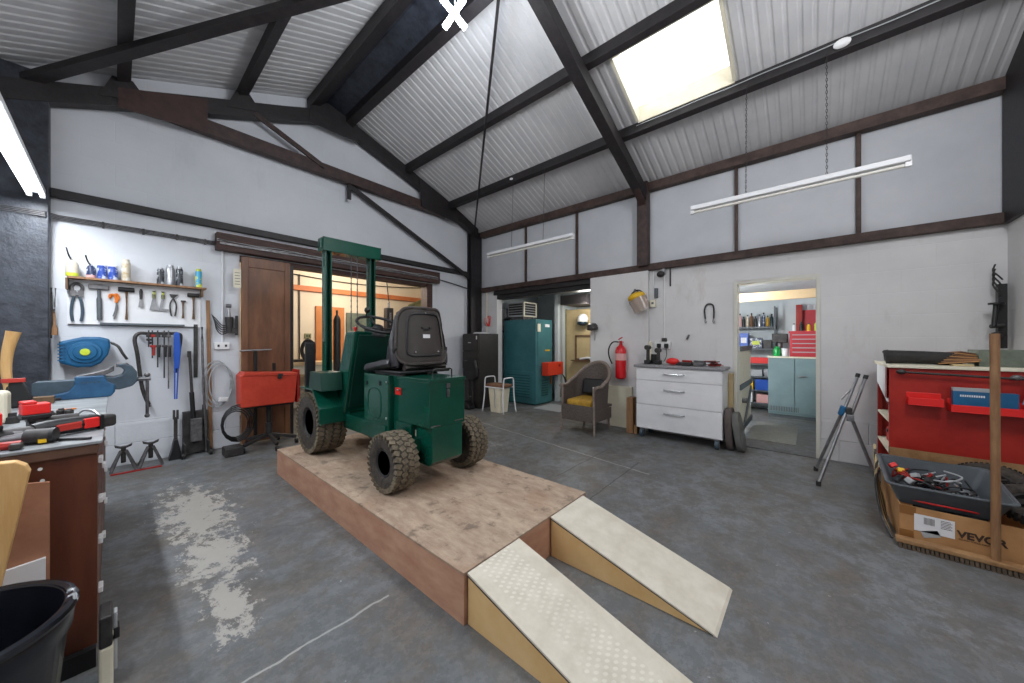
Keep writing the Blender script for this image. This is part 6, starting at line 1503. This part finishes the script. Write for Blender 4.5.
for y, z, mt, l, sy, sz in ((.75, .89, 'red_bright', 'orange red tray on the second shelf of the parts store', .34, .11), (.80, .65, 'grey_light', 'pale grey tin on the third shelf of the parts store', .20, .12), (.60, .65, 'tin_silver', 'silver tin on the third shelf of the parts store', .14, .14),
                       (.92, .39, 'yellow', 'yellow bag on the low shelf of the parts store', .16, .15), (.68, .39, 'blue', 'bright blue bag on the low shelf of the parts store', .26, .20), (.95, .15, 'label_white', 'white carton on the lowest shelf of the parts store', .20, .19), (.68, .15, 'tin_pink', 'pink and white carton on the lowest shelf of the parts store', .22, .16)):
    pack(8.0, y, z, .16, sy, sz, mt, l)
t = thing('glass_jug', 'green bottle and glassware standing on the left end of the grey cabinet', 'jug', (7.55, .42, 1.046)); M().lathe([(0, 0), (.05, 0), (.055, .1), (.03, .16), (.02, .17), (0, .17)], (7.56, .46, 1.046), seg=14).build('green_bottle', mat('green_glass', '#1f9a4a', rough=.2), t, smooth=True)
M().lathe([(0, 0), (.04, 0), (.05, .14), (0, .14)], (7.56, .35, 1.046), seg=14).build('glass', 'label_white', t, smooth=True)
t = thing('press_drill', 'dark bench machine standing on the back of the grey cabinet', 'machine', (7.78, .42, 1.046)); M().box(7.72, 7.84, .34, .52, 1.046, 1.10).build('base', 'iron', t, bev=.006); M().cyl((7.78, .43, 1.1), (7.78, .43, 1.38), .04, seg=12).build('column', 'steel_worn', t); M().box(7.68, 7.86, .32, .54, 1.28, 1.44).build('head', 'iron', t, bev=.01)
# open inner door leaf
t = thing('stable_door', 'cream half-height door leaf standing open just inside the doorway', 'door', (5.9, .72, .1))
M().box(5.36, 6.45, .715, .74, .10, 1.19).build('leaf', 'cream', t, bev=.003)
for z in (.10, .66, 1.17): M().box(5.36, 6.47, .695, .715, z, z+.07).build('ledge', 'grey_plastic', t, bev=.003)
M().bar((5.50, .704, .02), (6.40, .704, .60), .07, .018, up=(0, 1, 0)).build('brace', 'grey_plastic', t)
M().cyl((5.60, .715, .50), (5.60, .655, .50), .035, seg=12).build('handle', 'steel_worn', t)
tag(M().box(5.55, 6.8, .15, .66, .001, .010).build('door_mat', 'mat_grey', bev=.003), 'worn grey mat on the floor inside the doorway', 'mat')
# ================================================================ LIGHT AND CAMERA
def area(name, loc, rot, sx, sy, e, col=(1, 1, 1)):
    l = bpy.data.lights.new(name, 'AREA'); l.shape = 'RECTANGLE'; l.size = sx; l.size_y = sy; l.energy = e; l.color = col
    o = bpy.data.objects.new(name, l); COL.objects.link(o); o.location = loc; o.rotation_euler = rot; return o
def point(name, loc, e, r=.1, col=(1, 1, 1)):
    l = bpy.data.lights.new(name, 'POINT'); l.energy = e; l.shadow_soft_size = r; l.color = col
    o = bpy.data.objects.new(name, l); COL.objects.link(o); o.location = loc; return o
sc = bpy.context.scene
wd = bpy.data.worlds.new('sky'); sc.world = wd; wd.use_nodes = True
bg = wd.node_tree.nodes['Background']; bg.inputs[0].default_value = (.93, .96, 1, 1); bg.inputs[1].default_value = 1.4
area('skylight_daylight', (3.81+.06, 1.1, zroof(3.81)+.16), (0, R(21.8), 0), .8, 1.0, 5, (.96, .98, 1))
area('tube_light', (-.46, 4.25, 2.56), (0, 0, 0), .06, 1.8, 40, (.90, .95, 1))
area('added_tube_fill_near', (-.46, 1.95, 2.56), (0, 0, 0), .06, 1.6, 32, (.90, .95, 1))  # fill from the added near-left tubes, no such source in view
point('ridge_lamp_light', (1.85, 2.2, 3.6), 60, .25, (.93, .97, 1))
point('added_fill_light_behind', (1.85, -.8, 3.55), 120, .35, (.97, .98, 1))  # strong soft fill, set near the added lamp behind the camera
point('cream_store_lamp', (3.0, 6.5, 2.5), 66, .2, (1, .90, .78))
point('alcove_lamp', (6.0, 3.3, 2.0), 30, .15, (1, .97, .9))
point('parts_store_lamp', (5.75, 1.25, 1.75), 72, .08, (.95, .98, 1))
cam = bpy.data.cameras.new('camera'); cam.sensor_width = 36; cam.lens = 345/1024*36; cam.clip_start = .05
co = bpy.data.objects.new('camera', cam); COL.objects.link(co); co.location = (0, 0, 1.3); co.rotation_euler = (R(90), 0, R(-49)); sc.camera = co
sc.view_settings.view_transform = 'Standard'; sc.view_settings.look = 'None'; sc.view_settings.gamma = 1; sc.view_settings.use_curve_mapping = False
sc.view_settings.exposure = 0.0
sc.cycles.max_bounces = 8; sc.cycles.diffuse_bounces = 5; sc.cycles.use_denoising = True
